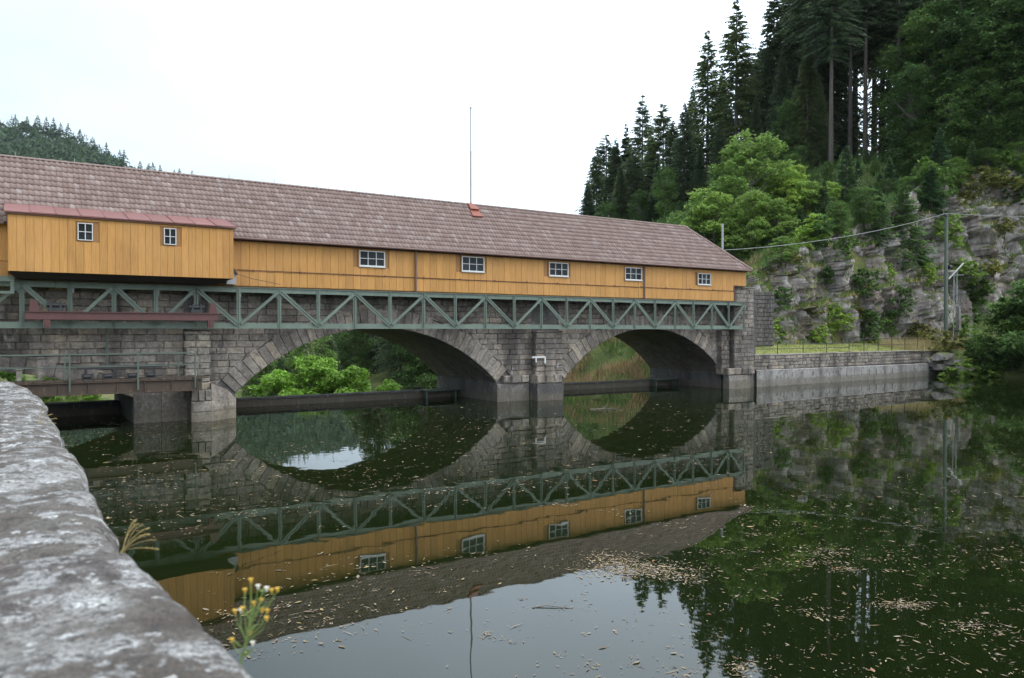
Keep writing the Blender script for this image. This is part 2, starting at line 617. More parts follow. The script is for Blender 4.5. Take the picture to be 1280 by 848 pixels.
def bank_mat():
    t = MT('bank_grass', 0.95, 0.15)
    b = t.ramp(t.noise(0.8, 6, 0.65), [(0.3, (0.12, 0.14, 0.04)), (0.5, (0.19, 0.20, 0.065)), (0.7, (0.28, 0.25, 0.11))])
    t.color(b)
    t.bump(t.noise(6, 5, 0.7), 0.6, 0.1)
    return t.m


def rock_mat():
    t = MT('cliff_rock', 0.9, 0.25)
    n = t.noise(0.9, 8, 0.68)
    b = t.ramp(n, [(0.26, (0.09, 0.078, 0.07)), (0.38, (0.26, 0.228, 0.208)), (0.54, (0.37, 0.335, 0.313)), (0.74, (0.50, 0.467, 0.445))])
    rd = t.ramp(t.noise(0.33, 5, 0.6, (1, 1, 1), (3, 8, 2)), [(0.48, 0.0), (0.62, 1.0)])
    b = t.mix(t.math('MULTIPLY', rd, 0.6), b, (0.20, 0.14, 0.118))
    st = t.ramp(t.noise(1.2, 7, 0.7, (1.5, 1.5, 0.2), (2, 2, 2)), [(0.47, 0.0), (0.62, 1.0)])
    b = t.mix(t.math('MULTIPLY', st, 0.5), b, (0.06, 0.052, 0.048))
    up = t.up()
    mz = t.math('ADD', up, t.math('MULTIPLY', t.math('SUBTRACT', t.noise(1.1, 6, 0.7, (1, 1, 1), (1, 5, 9)), 0.5), 2.4))
    ms = t.ramp(mz, [(0.36, 0.0), (0.62, 1.0)])
    mc = t.ramp(t.noise(2.2, 5, 0.7), [(0.35, (0.05, 0.075, 0.018)), (0.55, (0.10, 0.115, 0.03)), (0.7, (0.17, 0.125, 0.055))])
    b = t.mix(t.math('MULTIPLY', ms, 0.85), b, mc)
    t.color(b)
    t.bump(t.math('ADD', t.noise(2.5, 8, 0.72), t.noise(1.6, 6, 0.7, (2.2, 2.2, 0.5))), 0.9, 0.22)
    return t.m


def parapet_mat():
    t = MT('lichened_granite', 0.92, 0.2)
    n = t.noise(5.5, 7, 0.6, (0.9, 1.0, 1.0))
    b = t.ramp(n, [(0.36, (0.075, 0.062, 0.056)), (0.45, (0.17, 0.152, 0.142)), (0.50, (0.225, 0.212, 0.196)), (0.60, (0.35, 0.338, 0.32)), (0.72, (0.26, 0.247, 0.23))])
    big = t.ramp(t.noise(2.6, 6, 0.62, (0.8, 1.1, 1), (2, 7, 1)), [(0.42, 0.0), (0.52, 1.0)])
    b = t.mix(t.math('MULTIPLY', big, 0.72), b, (0.085, 0.068, 0.054))
    l2 = t.ramp(t.noise(9.0, 6, 0.62, (1, 1, 1), (8, 1, 4)), [(0.525, 0.0), (0.565, 1.0)])
    b = t.mix(t.math('MULTIPLY', l2, 0.75), b, (0.38, 0.377, 0.368))
    sp = t.ramp(t.noise(19.0, 4, 0.55, (1, 1, 1), (3, 3, 3)), [(0.61, 0.0), (0.64, 1.0)])
    b = t.mix(t.math('MULTIPLY', sp, 0.9), b, (0.52, 0.52, 0.50))
    dk = t.ramp(t.noise(27.0, 4, 0.6, (1, 1, 1), (6, 3, 9)), [(0.57, 0.0), (0.61, 1.0)])
    b = t.mix(t.math('MULTIPLY', dk, 0.8), b, (0.06, 0.052, 0.048))
    gr = t.noise(75.0, 5, 0.75)
    b = t.mix(t.ramp(gr, [(0.40, 0.75), (0.54, 0.0)]), b, (0.07, 0.065, 0.06))
    g2 = t.noise(230.0, 3, 0.7)
    b = t.mix(1.0, b, t.ramp(g2, [(0.35, 0.55), (0.5, 1.0), (0.65, 1.35)]), 'MULTIPLY')
    t.color(b)
    h = t.math('ADD', t.noise(13.0, 7, 0.7), t.math('MULTIPLY', gr, 0.25))
    t.bump(h, 1.0, 0.03)
    return t.m


def far_ground_mat():
    t = MT('wooded_hill', 0.95, 0.1)
    t.color(t.ramp(t.noise(0.06, 6, 0.7), [(0.3, (0.022, 0.045, 0.02)), (0.7, (0.045, 0.08, 0.034))]))
    t.bump(t.noise(0.15, 5, 0.7), 1.0, 4.0)
    return t.m


M['far_ground'] = far_ground_mat()
M['ground'] = ground_mat()
M['bank'] = bank_mat()
M['rock'] = rock_mat()
M['parapet'] = parapet_mat()

# ================================================================ LARGE STRUCTURE
# ---------------------------------------------------------------- terrain control points
def lerp(a, b, t):
    return a + (b - a) * t


CREST = [(700, 352, 130), (740, 342, 126), (800, 318, 120), (850, 292, 115), (900, 252, 110), (960, 232, 106), (1030, 214, 103),
         (1100, 206, 98), (1200, 190, 92), (1290, 184, 88), (1420, 176, 84)]
CLIFF_TOP = [(925, 352, 64), (960, 332, 65.5), (1000, 304, 67.5), (1050, 288, 70.5), (1100, 272, 73.5), (1150, 238, 77), (1200, 222, 79),
             (1280, 208, 81.5), (1420, 196, 84)]
CLIFF_BASE = [(925, 431, 61.5), (960, 430.5, 63), (1000, 430, 65), (1050, 430, 68), (1100, 430, 70), (1150, 430, 73), (1200, 429, 75.5),
              (1280, 428, 78), (1420, 426, 80)]
_c_top = [at_depth(*p) for p in CLIFF_TOP]
_c_base = [at_depth(*p) for p in CLIFF_BASE]
CTRL = []
for p in CREST:
    c = at_depth(*p)
    CTRL.append(tuple(c))
    d = (c - CAMP)
    d.z = 0
    d.normalize()
    for k, dz in ((25, -2.5), (70, -12), (120, -20)):
        CTRL.append((c.x + d.x * k, c.y + d.y * k, c.z + dz))
for c in _c_top:
    CTRL.append((c.x, c.y, c.z - 0.6))
CTRL += [(39, 12, -2.2), (43, 9, -0.5), (45, 15, 1.2), (48, 22, 3.2), (53, 27, 5.2), (60, 40, 6), (42, 20, -1), (42, 32, -1.5), (48, 45, 1.5), (55, 65, 3),
         (45, 90, -2), (60, 120, 2), (47, 10, 6)]
for s in (-40, -15, 0, 12, 24, 34):
    for q in (14, 30, 60, 100, 160):
        CTRL.append((s, q, (-0.9 if s < 3 else -3.2) + (0.012 * (q - 14) if s < 3 else 0)))
CTRL += [(-60, 14, 3), (-60, 60, 8), (-60, 120, 16)]
CTRL = np.array(CTRL)
_bx = np.array([c.x for c in _c_base])
_by = np.array([c.y for c in _c_base])
_bz = np.array([c.z for c in _c_base])
_tx = np.array([c.x for c in _c_top])
_ty = np.array([c.y for c in _c_top])
_tz = np.array([c.z for c in _c_top])


def terrain(x, y, rough=True):
    x = np.atleast_1d(np.asarray(x, float))
    y = np.atleast_1d(np.asarray(y, float))
    num = np.zeros_like(x)
    den = np.zeros_like(x)
    for cx, cy, cz in CTRL:
        w = 1.0 / (((x - cx) ** 2 + (y - cy) ** 2) + 4.0) ** 1.9
        num += w * cz
        den += w
    z = num / den
    if rough:
        z = z + (fbm(x * 0.12 + 40, y * 0.12 + 40, 0 * x + 3.3, 4) - 0.5) * 2.2
    # the bank between the retaining wall and the cliff foot
    yb = np.interp(x, _bx, _by)
    zb = np.interp(x, _bx, _bz)
    bank = 2.12 + (zb - 2.12) * np.clip((y - 1.2) / np.maximum(yb - 1.2, 0.5), 0, 1) + (fbm(x * .6, y * .6, 0 * x + 1, 3) - .5) * 0.16
    shore = np.clip((x - 68.5 - np.maximum(0, (y + 2) * 0.25)) / 4.0, 0, 1)
    bank = np.where(y < 1.0, lerp(-0.7, 2.2, shore) + (fbm(x * .5, y * .5, 0 * x + 8, 3) - .5) * 0.9, bank)
    behind = np.minimum(z, zb + 4.0 * (y - yb) - 2.2)
    right = (x > 42.9)
    z = np.where(right & (y < yb + 0.3), bank, np.where(right & (y < yb + 14), behind, z))
    return z


def tz(x, y):
    return float(terrain([x], [y])[0])


def grid_faces(nx, ny, mask=None):
    F = []
    i, j = np.meshgrid(np.arange(nx - 1), np.arange(ny - 1), indexing='ij')
    a = (i * ny + j).ravel()
    F = np.stack([a, a + ny, a + ny + 1, a + 1], 1)
    if mask is not None:
        F = F[mask.ravel()]
    return F


xs = np.concatenate([np.arange(-90, 30, 3.0), np.arange(30, 42.9, 1.2), [42.9], np.arange(43.6, 112, 0.9), np.arange(112, 260, 4.0)])
ys = np.concatenate([np.arange(-60, -6, 3.0), np.arange(-6, 1.0, 0.7), [1.05], np.arange(1.6, 24, 0.8), np.arange(24, 70, 1.8), np.arange(70, 300, 5.0)])
X, Y = np.meshgrid(xs, ys, indexing='ij')
Z = terrain(X.ravel(), Y.ravel()).reshape(X.shape)
xm = (X[:-1, :-1] + X[1:, 1:]) / 2
ym = (Y[:-1, :-1] + Y[1:, 1:]) / 2
keep = ((ym > 8.6) & (ym < 400)) | ((xm > 42.9) & (ym > 1.0)) | ((xm > 68.2) & (ym < 1.1))
me = tri_mesh('hillside', np.stack([X.ravel(), Y.ravel(), Z.ravel()], 1), grid_faces(len(xs), len(ys), keep), True)
structure('hillside', me, M['ground'])

# green bank path as its own sheet, just above the hillside
bxs = np.arange(43.2, 96, 0.6)
BV, nb = [], 9
for x in bxs:
    yb = float(np.interp(x, _bx, _by))
    for k in range(nb):
        y = lerp(1.35 if x < 69 else 2.2, yb - 0.1, k / (nb - 1))
        BV.append((x, y, 0))
BV = np.array(BV)
BV[:, 2] = terrain(BV[:, 0], BV[:, 1]) + 0.05
structure('bank', tri_mesh('bank', BV, grid_faces(len(bxs), nb), True), M['bank'])

m = MB()
m.add([(-1500, -1500, -5.5), (2500, -1500, -5.5), (2500, 2500, -5.5), (-1500, 2500, -5.5)], [(0, 1, 2, 3)])
structure('ground', m, M['ground'])

m = MB()
m.add([(-70, -220, 0), (200, -220, 0), (200, 5.6, 0), (-70, 5.6, 0)], [(0, 1, 2, 3)])
structure('water', m, M['water'])

# ---------------------------------------------------------------- cliff
nu, nv = 380, 140
U = np.linspace(0, 1, nu)
px = np.linspace(925, 1420, nu)


def poly3(pts, pxs, ctrl):
    return np.stack([np.interp(pxs, [c[0] for c in ctrl], [p[k] for p in pts]) for k in range(3)], 1)


base = poly3(_c_base, px, CLIFF_BASE)
top = poly3(_c_top, px, CLIFF_TOP)
top[:, 2] += (fbm(px / 22.0 + 3, px * 0, px * 0 + 7, 4) - .5) * 2.2
base[:, 2] -= 0.8
tt = np.linspace(0, 1, nv)
# steps: run back on ledges, rise steeply between them
hprof = np.interp(tt, [0, .38, .45, .76, .81, 1.0], [0, .455, .475, .81, .825, 1.0])
rprof = np.interp(tt, [0, .38, .45, .76, .81, 1.0], [0, .10, .46, .56, .84, 1.0])
P = np.zeros((nu, nv, 3))
wob = fbm(px / 30.0, px * 0, px * 0 + 2, 3)[:, None] - 0.5
th = np.clip(hprof[None, :] + wob * 0.16 * np.sin(math.pi * tt)[None, :], 0, 1)
P[:, :, 2] = base[:, 2:3] + (top[:, 2:3] - base[:, 2:3]) * th
for k in (0, 1):
    P[:, :, k] = base[:, k:k + 1] + (top[:, k:k + 1] - base[:, k:k + 1]) * rprof[None, :]
flat = P.reshape(-1, 3)
warp = (np.stack([fbm(flat[:, 0] * .8 + k * 9, flat[:, 1] * .8, flat[:, 2] * .8, 3) for k in range(3)], 1) - .5) * 0.9
off = (fbm(flat[:, 0] * .2, flat[:, 1] * .2, flat[:, 2] * .2 + 5, 3) - .5) * 3.0
_ca, _sa = math.cos(.32), math.sin(.32)
rot = np.array([[_ca, -_sa, 0.10], [_sa, _ca, 0.0], [-.12, .05, 1.0]])
fr = (flat + warp * .55) @ rot.T
for nfe, amp, tl_, crack, sc_, blk_ in ((110, 2.2, .10, .5, np.array([1.0, .6, 0.42]), True), (300, 1.1, .10, .45, np.array([1.0, .6, 0.26]), True), (900, .38, .16, .25, np.array([1.0, .7, 0.34]), True),
                                        (2400, .26, .22, .1, np.array([1.0, 1.0, 0.7]), False)):
    fi = RNG.integers(0, len(flat), nfe)
    feat = fr[fi] + RNG.normal(0, 0.3, (nfe, 3))
    d1, d2, idx = cellnoise(fr * sc_, feat * sc_, blk_)
    blk = RNG.random(nfe)[idx]
    tilt = RNG.normal(0, tl_, (nfe, 2))[idx]
    off += (blk - 0.5) * amp + tilt[:, 0] * (fr[:, 0] - feat[idx, 0]) + tilt[:, 1] * (fr[:, 2] - feat[idx, 2])
    off += -crack * np.exp(-((d2 - d1) / 0.09) ** 2)
off += (fbm(flat[:, 0] * 1.7, flat[:, 1] * 1.7, flat[:, 2] * 1.0, 5, .6) - .5) * 0.9
fade = np.minimum(1, np.minimum(np.tile(tt, nu) * 6 + 0.3, (1 - np.tile(tt, nu)) * 8 + 0.25))
nrm = np.array([0.05, -1.0, 0.04])
flat += nrm[None, :] * (off * fade)[:, None]
structure('cliff', tri_mesh('cliff', flat, grid_faces(nu, nv), False), M['rock'])
CLIFF = flat.reshape(nu, nv, 3)


def cliff_point(pxx, t):
    i = int(np.clip((pxx - 925) / (1420 - 925) * (nu - 1), 0, nu - 1))
    return Vector(CLIFF[i, int(np.clip(t * (nv - 1), 0, nv - 1))])


# ---------------------------------------------------------------- far hill
RIDGE = [(-420, 150), (-200, 138), (-60, 150), (0, 149), (60, 153), (100, 166), (130, 188), (170, 208), (230, 219), (300, 238), (400, 262), (500, 290), (600, 320), (760, 352)]
fu = np.linspace(-420, 760, 90)
rid = np.interp(fu, [r[0] for r in RIDGE], [r[1] for r in RIDGE])
FV = []
for a, r in zip(fu, rid):
    dep = lerp(720, 980, (a + 420) / 1180)
    c = at_depth(a, r, dep)
    d = (c - CAMP)
    d.z = 0
    d.normalize()
    for k in range(24):
        t = k / 19.0
        if t <= 1:
            p = c - d * (380 * (1 - t))
            z = lerp(-5, c.z - 14, t ** 0.85)
        else:
            p = c + d * (t - 1) * 700
            z = c.z - 14 - (t - 1) * 300
        z += 8 * (mnoise.noise((p.x * .012, p.y * .012, 1))) * min(1, t * 2)
        FV.append((p.x, p.y, z))
FV = np.array(FV)
structure('far_hill', tri_mesh('far_hill', FV, grid_faces(90, 24), True), M['far_ground'])
FARHILL = FV.reshape(90, 24, 3)

# ---------------------------------------------------------------- stone bridge
ARCH = [dict(c=-2.85, half=7.15, apex=2.5, spring=1.1, L=0.65, n=29), dict(c=15.45, half=6.95, apex=4.05, spring=1.1, L=0.95, n=41),
        dict(c=33.75, half=6.7, apex=4.05, spring=1.1, L=0.95, n=40)]
for a in ARCH:
    r = a['apex'] - a['spring']
    a['R'] = (a['half'] ** 2 + r * r) / (2 * r)
    a['zc'] = a['apex'] - a['R']
QF, QB, ZTOP = 1.0, 8.0, 5.82


def under(x):
    for a in ARCH:
        d = abs(x - a['c'])
        if d < a['half']:
            return a['zc'] + math.sqrt(a['R'] ** 2 - d * d)
    return -3.0


bridge = thing('stone_bridge', 'long grey granite arch bridge with round arches standing in the water below the yellow gallery', 'bridge', (0, 0, 0))
brk = [-12.0]
for a in ARCH:
    brk += list(np.linspace(a['c'] - a['half'], a['c'] + a['half'], 41))
brk += [44.0]
brk = sorted(set(round(max(-12.0, b), 4) for b in brk))
core, vaults = MB(), [MB(), MB(), MB()]
for x0, x1 in zip(brk[:-1], brk[1:]):
    xm_ = (x0 + x1) / 2
    if under(xm_) < -2:
        z0 = z1 = -3.0
    else:
        z0 = max(under(x0), 1.1 if under(x0) < -2 else -9)
        z1 = max(under(x1), 1.1 if under(x1) < -2 else -9)
    for q, flip in ((QF + 0.07, False), (QB, True)):
        f = [(x0, q, z0), (x1, q, z1), (x1, q, ZTOP), (x0, q, ZTOP)]
        core.add(f, [(3, 2, 1, 0) if flip else (0, 1, 2, 3)])
    core.add([(x0, QF + .07, ZTOP), (x1, QF + .07, ZTOP), (x1, QB, ZTOP), (x0, QB, ZTOP)], [(0, 1, 2, 3)])
    if z0 > -2:
        vaults[min(range(3), key=lambda i: abs(xm_ - ARCH[i]['c']))].add([(x0, QF + .10, z0), (x1, QF + .10, z1), (x1, QB, z1), (x0, QB, z0)], [(3, 2, 1, 0)])
for a in ARCH:                                    # inner faces of the piers
    for sx in (-1, 1):
        x = a['c'] + sx * a['half']
        if x > -11.5:
            core.add([(x, QF + .07, -3), (x, QB, -3), (x, QB, a['spring']), (x, QF + .07, a['spring'])], [(0, 1, 2, 3)])
core.add([(44, QF + .07, -3), (44, QB, -3), (44, QB, ZTOP), (44, QF + .07, ZTOP)], [(0, 1, 2, 3)])
put('masonry_core', core, M['mortar'], bridge)
for v_ in vaults:
    put('vault', v_, M['intrados'], bridge)


stones = []       # (pixel size, MB)


def extrados(a, z):
    """half-width of the arch ring's outer edge at height z (None above it)"""
    R = a['R'] + a['L'] * 0.93
    h = z - a['zc']
    if h >= R:
        return None
    return math.sqrt(R * R - h * h)


PILASTER = [(6.33, 7.31), (24.78, 26.64), (39.95, 40.72)]
rows = np.arange(1.12, 5.8, 0.293)
for ri, z0 in enumerate(rows):
    z1 = min(z0 + 0.283, ZTOP)
    segs = [(-11.8, 6.33), (7.31, 24.78), (26.64, 39.95)]
    for sa, sb in segs:
        x = sa
        while x < sb - 0.05:
            w = random.uniform(0.36, 0.92)
            if sb - x - w < 0.4:
                w = sb - x
            poly = [[x + .007, z0], [x + w - .007, z0], [x + w - .007, z1], [x + .007, z1]]
            ok = True
            for a in ARCH:
                for i in range(4):
                    e = extrados(a, poly[i][1])
                    if e is None:
                        continue
                    d = poly[i][0] - a['c']
                    if abs(d) < e:
                        s = -1 if x + w / 2 < a['c'] else 1
                        poly[i][0] = a['c'] + s * e
            if poly[1][0] - poly[0][0] < 0.06 and poly[2][0] - poly[3][0] < 0.06:
                ok = False
            if poly[1][0] - poly[0][0] < 0.0 or poly[2][0] - poly[3][0] < 0.0:
                if poly[1][0] < poly[0][0]:
                    mx = (poly[1][0] + poly[0][0]) / 2
                    poly[0][0] = poly[1][0] = mx
                if poly[2][0] < poly[3][0]:
                    mx = (poly[2][0] + poly[3][0]) / 2
                    poly[2][0] = poly[3][0] = mx
            if ok and poly[1][0] - poly[0][0] < 0.01:
                poly = [poly[0], poly[2], poly[3]]
            elif ok and poly[2][0] - poly[3][0] < 0.01:
                poly = [poly[0], poly[1], poly[2]]
            if ok:
                mb = MB()
                mb.stone(poly, QF + random.uniform(-.02, .03), QF + .12, 0.035, 0.035)
                s = pix_size((x + w / 2, QF, z0))
                vis = 1.0 if -0.6 < x < 41 else 0.05
                hid = 0.3 if z0 > 3.85 and z1 < 5.9 else 1.0
                stones.append((w * 0.3 * s * s * vis * hid, mb))
            x += w
stones.sort(key=lambda t: -t[0])
for _, mb in stones[:300]:
    put('stone_block', mb, M['ashlar'], bridge)
rest = MB()
for _, mb in stones[300:]:
    rest.add(mb.v, mb.f)
put('smaller_stone_blocks', rest, M['ashlar_many'], bridge, 'stuff')

for ai, a in enumerate(ARCH):
    t0 = math.asin(a['half'] / a['R'])
    n = a['n']
    for k in range(n):
        b0 = -t0 + 2 * t0 * k / n
        b1 = -t0 + 2 * t0 * (k + 1) / n
        g = 0.008 / a['R']
        L = a['L'] * random.uniform(.84, 1.05)
        if a['c'] + a['R'] * math.sin(b0) < -1.5:
            continue
        pts = []
        for ang, rr in ((b0 + g, a['R']), (b1 - g, a['R']), (b1 - g, a['R'] + L), (b0 + g, a['R'] + L)):
            pts.append((a['c'] + rr * math.sin(ang), a['zc'] + rr * math.cos(ang)))
        mb = MB()
        mb.stone(pts, QF - 0.03 + random.uniform(-.015, .015), QF + .5, 0.03, 0.025)
        put('voussoir', mb, M['voussoir'], bridge)

# pilasters of alternating quoins
for pi, (xa, xb) in enumerate(PILASTER):
    z, k = 1.0, 0
    while z < 3.9:
        h = random.uniform(0.26, 0.36)
        z1 = min(z + h, 3.93)
        o = 0.05 if k % 2 else 0.0
        mat_ = M['pale_stone'] if pi == 0 else M['ashlar']
        if pi == 0 or k % 2 == 0:
            cuts = [xa - o, (xa + xb) / 2 + random.uniform(-.1, .1), xb + o] if xb - xa < 1.2 else [xa - o, lerp(xa, xb, .33), lerp(xa, xb, .7), xb + o]
        else:
            cuts = [xa - o, lerp(xa, xb, .3), lerp(xa, xb, .75), xb + o]
        for c0, c1 in zip(cuts[:-1], cuts[1:]):
            mb = MB()
            mb.stone([(c0 + .006, z + .006), (c1 - .006, z + .006), (c1 - .006, z1 - .006), (c0 + .006, z1 - .006)], 0.6 + random.uniform(-.02, .02), 1.06, 0.04, 0.05)
            put('quoin', mb, mat_, bridge)
        z = z1
        k += 1
    if pi == 0:
        mb = MB()
        mb.bbox(xa - .06, xb + .06, 0.5, 1.05, 3.93, 3.99, 0.02)
        put('pilaster_cap', mb, M['mortar'], bridge)

# tall end pillar beside the gallery's corner
PX0, PX1 = 40.78, 42.75
z, k = 1.0, 0
while z < 6.78:
    z1 = min(z + 0.285, 6.80)
    cuts = [PX0, PX0 + random.uniform(.5, .8), PX0 + random.uniform(1.1, 1.5), PX1] if k % 2 else [PX0, PX0 + random.uniform(.8, 1.1), PX1]
    for c0, c1 in zip(cuts[:-1], cuts[1:]):
        mb = MB()
        mb.stone([(c0 + .006, z + .005), (c1 - .006, z + .005), (c1 - .006, z1 - .005), (c0 + .006, z1 - .005)], 0.24 + random.uniform(-.02, .02), 0.7, 0.04, 0.045)
        put('pillar_stone', mb, M['ashlar'], bridge)
    z = z1
    k += 1
mb = MB()
mb.box(PX0 + .03, PX1 - .03, 0.34, 2.2, -3, 6.78)
put('pillar_core', mb, M['mortar'], bridge)
mb = MB()
mb.bbox(PX0 - .06, PX1 + .06, 0.16, 2.3, 6.80, 6.88, 0.02)
put('pillar_coping', mb, M['pale_stone'], bridge)


# piers standing in the water
def pier_base(x0, x1, q, zt, mat_, cuts=2):
    n = max(1, cuts)
    for k in range(n):
        a_, b_ = lerp(x0, x1, k / n), lerp(x0, x1, (k + 1) / n)
        mb = MB()
        mb.stone([(a_ + .004, -1.5), (b_ - .004, -1.5), (b_ - .004, zt), (a_ + .004, zt)], q, q + 0.5, 0.05, 0.015)
        put('pier_block', mb, mat_, bridge)


def prism(m_, poly, z0, z1):
    n = len(poly)
    m_.add([(x, y, z0) for x, y in poly] + [(x, y, z1) for x, y in poly],
           [tuple(range(n))[::-1], tuple(range(n, 2 * n))] + [(i, (i + 1) % n, n + (i + 1) % n, n + i) for i in range(n)])


pier_base(4.32, 6.45, 0.95, 1.25, M['concrete'], 2)
# left pier: nose with a sloped right cheek
NOSE = [(6.45, 0.1), (7.28, 0.1), (8.5, 0.92), (8.5, 1.05), (6.45, 1.05)]
for za_, zb_, o_ in ((-1.5, .40, 0), (.408, .86, .012)):
    for c_ in (0, 1):
        mb = MB()
        if c_ == 0:
            mb.stone([(6.45, za_), (7.272, za_), (7.272, zb_), (6.45, zb_)], .1 + o_, 1.05, .04, .02)
        else:
            prism(mb, [(7.28, .1 + o_), (8.5, .92 + o_), (8.5, 1.05), (7.28, 1.05)], za_, zb_)
        put('pier_block', mb, M['pale_stone'], bridge)
for k in range(3):
    a_, b_ = lerp(6.45, 7.28, k / 3), lerp(6.45, 7.28, (k + 1) / 3)
    mb = MB(); mb.stone([(a_ + .006, .87), (b_ - .006, .87), (b_ - .006, 1.36), (a_ + .006, 1.36)], 0.12, 1.0, 0.04, 0.05)
    put('nose_block', mb, M['pale_stone'], bridge)
mb = MB()
arcp = [(7.29, 0.12), (8.5, 0.93), (8.5, 1.04), (7.29, 1.04)]
n = len(arcp)
mb.add([(x, y, 0.87) for x, y in arcp] + [(7.31, .3, 1.62), (8.1, .98, 1.3), (8.1, 1.04, 1.3), (7.31, 1.04, 1.62)],
       [(3, 2, 1, 0), (4, 5, 6, 7)] + [(i, (i + 1) % n, n + (i + 1) % n, n + i) for i in range(n)])
put('cheek_coping', mb, M['ashlar'], bridge)
# middle pier
pier_base(22.36, 24.5, 0.85, 0.98, M['concrete'], 1)
for k, (a_, b_) in enumerate(((22.75, 23.2), (23.2, 23.9), (23.9, 24.45))):
    mb = MB(); mb.stone([(a_ + .01, 1.0), (b_ - .01, 1.0), (b_ - .01, 1.42), (a_ + .01, 1.42)], 0.78, 1.1, 0.06, 0.09)
    put('plinth_boulder', mb, M['pale_stone'] if k else M['ashlar'], bridge)
mb = MB(); prism(mb, [(24.55, 0.1), (26.25, 0.1), (26.95, 0.9), (26.95, 1.06), (24.55, 1.06)], -1.5, 0.95)
put('pier_nose', mb, M['weir'], bridge)
for k in range(3):
    a_, b_ = lerp(24.55, 26.3, k / 3), lerp(24.55, 26.3, (k + 1) / 3)
    mb = MB(); mb.stone([(a_ + .008, .96), (b_ - .008, .96), (b_ - .02, 1.42), (a_ + .02, 1.42)], 0.16, 1.05, 0.05, 0.06)
    put('nose_block', mb, M['ashlar'], bridge)
# right abutment
pier_base(40.2, 42.3, 0.15, 0.92, M['concrete'], 2)
for k, (a_, b_) in enumerate(((40.1, 40.7), (40.7, 41.4), (41.4, 42.0), (42.0, 42.75))):
    mb = MB(); mb.stone([(a_ + .01, .94), (b_ - .01, .94), (b_ - .01, 1.38), (a_ + .01, 1.38)], 0.14, 1.0, 0.06, 0.08)
    put('plinth_boulder', mb, M['ashlar'], bridge)
mb = MB(); mb.box(42.35, 43.3, 0.62, 2.0, -2, 2.1)
put('recess_wall', mb, M['mortar'], bridge)
# white lime run and bracket on the middle pilaster
a_ = on_q(664, 447, .56); b_ = on_q(681, 447, .56)
m = MB()
m.bbox(a_.x, b_.x, .47, .54, a_.z - .05, a_.z + .05, .01)
m.bbox(b_.x - .1, b_.x, .45, .53, a_.z - .36, a_.z + .04, .01)
m.bbox(a_.x + .25, a_.x + .33, .48, .54, a_.z - .3, a_.z, .01)
pb = put('pipe_bracket', m, M['white_paint'])
tag(pb, 'pale bent pipe bracket fixed to the middle pilaster of the stone bridge', 'pipe')

# weir walls under the arches
for lab, xa, xb, zt in (('dark weir wall under the left opening beside the parapet', -11.9, 4.25, 0.62),
                        ('long weir wall under the large middle arch', 8.52, 22.36, 0.44),
                        ('short weir wall under the right hand arch', 27.08, 40.4, 0.44)):
    w = MB()
    w.bbox(xa, xb, 5.5, 6.1, -3, zt - 0.1, 0.02)
    wt = put('weir_wall', w, M['weir'])
    c_ = MB()
    c_.bbox(xa, xb, 5.42, 6.16, zt - 0.098, zt, 0.02)
    put('weir_crest', c_, M['weir'], wt)
    if xb > 10:
        g_ = MB()
        g_.bbox(xb - 2.4, xb - .15, 4.7, 5.4, 0.42, 0.5, 0.01)
        g_.box(xb - 2.3, xb - 2.2, 4.9, 5.3, -1.5, 0.42)
        g_.box(xb - .4, xb - .3, 4.9, 5.3, -1.5, 0.42)
        put('gate_ledge', g_, M['rail'], wt)
    tag(wt, lab, 'weir', 'weir walls between the piers')

# ---------------------------------------------------------------- retaining wall of the far bank
wall = thing('retaining_wall', 'low grey stone retaining wall with a pale concrete foot along the far bank', 'wall')
RW = [(43.3, 0.62), (50, 0.72), (58, 0.95), (66.5, 1.25)]


def rwq(x):
    return float(np.interp(x, [p[0] for p in RW], [p[1] for p in RW]))


m, st_ = MB(), MB()
x = 43.3
while x < 66.4:
    x2 = x + 1.45
    zz = 1.18 - (x - 43.3) * 0.004
    m.add([(x + .006, rwq(x) - .22, -1.2), (x2 - .006, rwq(x2) - .22, -1.2), (x2 - .006, rwq(x2) - .22, zz - .05), (x + .006, rwq(x) - .22, zz - .05), (x + .006, rwq(x) - .14, zz), (x2 - .006, rwq(x2) - .14, zz),
           (x2 - .006, rwq(x2) + .3, zz), (x + .006, rwq(x) + .3, zz)], [(0, 1, 2, 3), (3, 2, 5, 4), (4, 5, 6, 7)])
    x = x2
put('concrete_foot', m, M['wall_concrete'], wall)
for k in range(14):                                       # dark weep slots under the ledge
    xx = 46.2 + k * 1.1 + random.uniform(-.15, .15)
    mb = MB(); mb.box(xx, xx + random.uniform(.05, .11), rwq(xx) - .228, rwq(xx) - .2, .35 + random.uniform(0, .3), random.uniform(.8, 1.0))
    put('weep_slot', mb, M['mortar'], wall)
for r in range(4):
    x, z0 = 43.3, 1.19 + r * 0.24
    while x < 68.5:
        w = random.uniform(.35, .8)
        q = rwq(x + w / 2) + random.uniform(-.03, .03)
        st_.stone([(x + .012, z0), (x + w - .012, z0), (x + w - .012, z0 + .225), (x + .012, z0 + .225)], q, q + .4, .05, .05)
        x += w
put('stone_courses', st_, M['ashlar_many'], wall, 'stuff')
m = MB()
x = 43.3
while x < 68.4:
    m.add([(x, rwq(x) + .06, -1), (x + 1, rwq(x + 1) + .06, -1), (x + 1, rwq(x + 1) + .06, 2.15), (x, rwq(x) + .06, 2.15)], [(0, 1, 2, 3)])
    x += 1
put('wall_core', m, M['mortar'], wall)
x = 43.3
while x < 68:
    mb = MB(); mb.bbox(x + .01, x + 1.55, rwq(x) - .05, rwq(x) + .75, 2.15, 2.24, .025)
    put('coping_slab', mb, M['pale_stone'], wall)
    x += 1.56

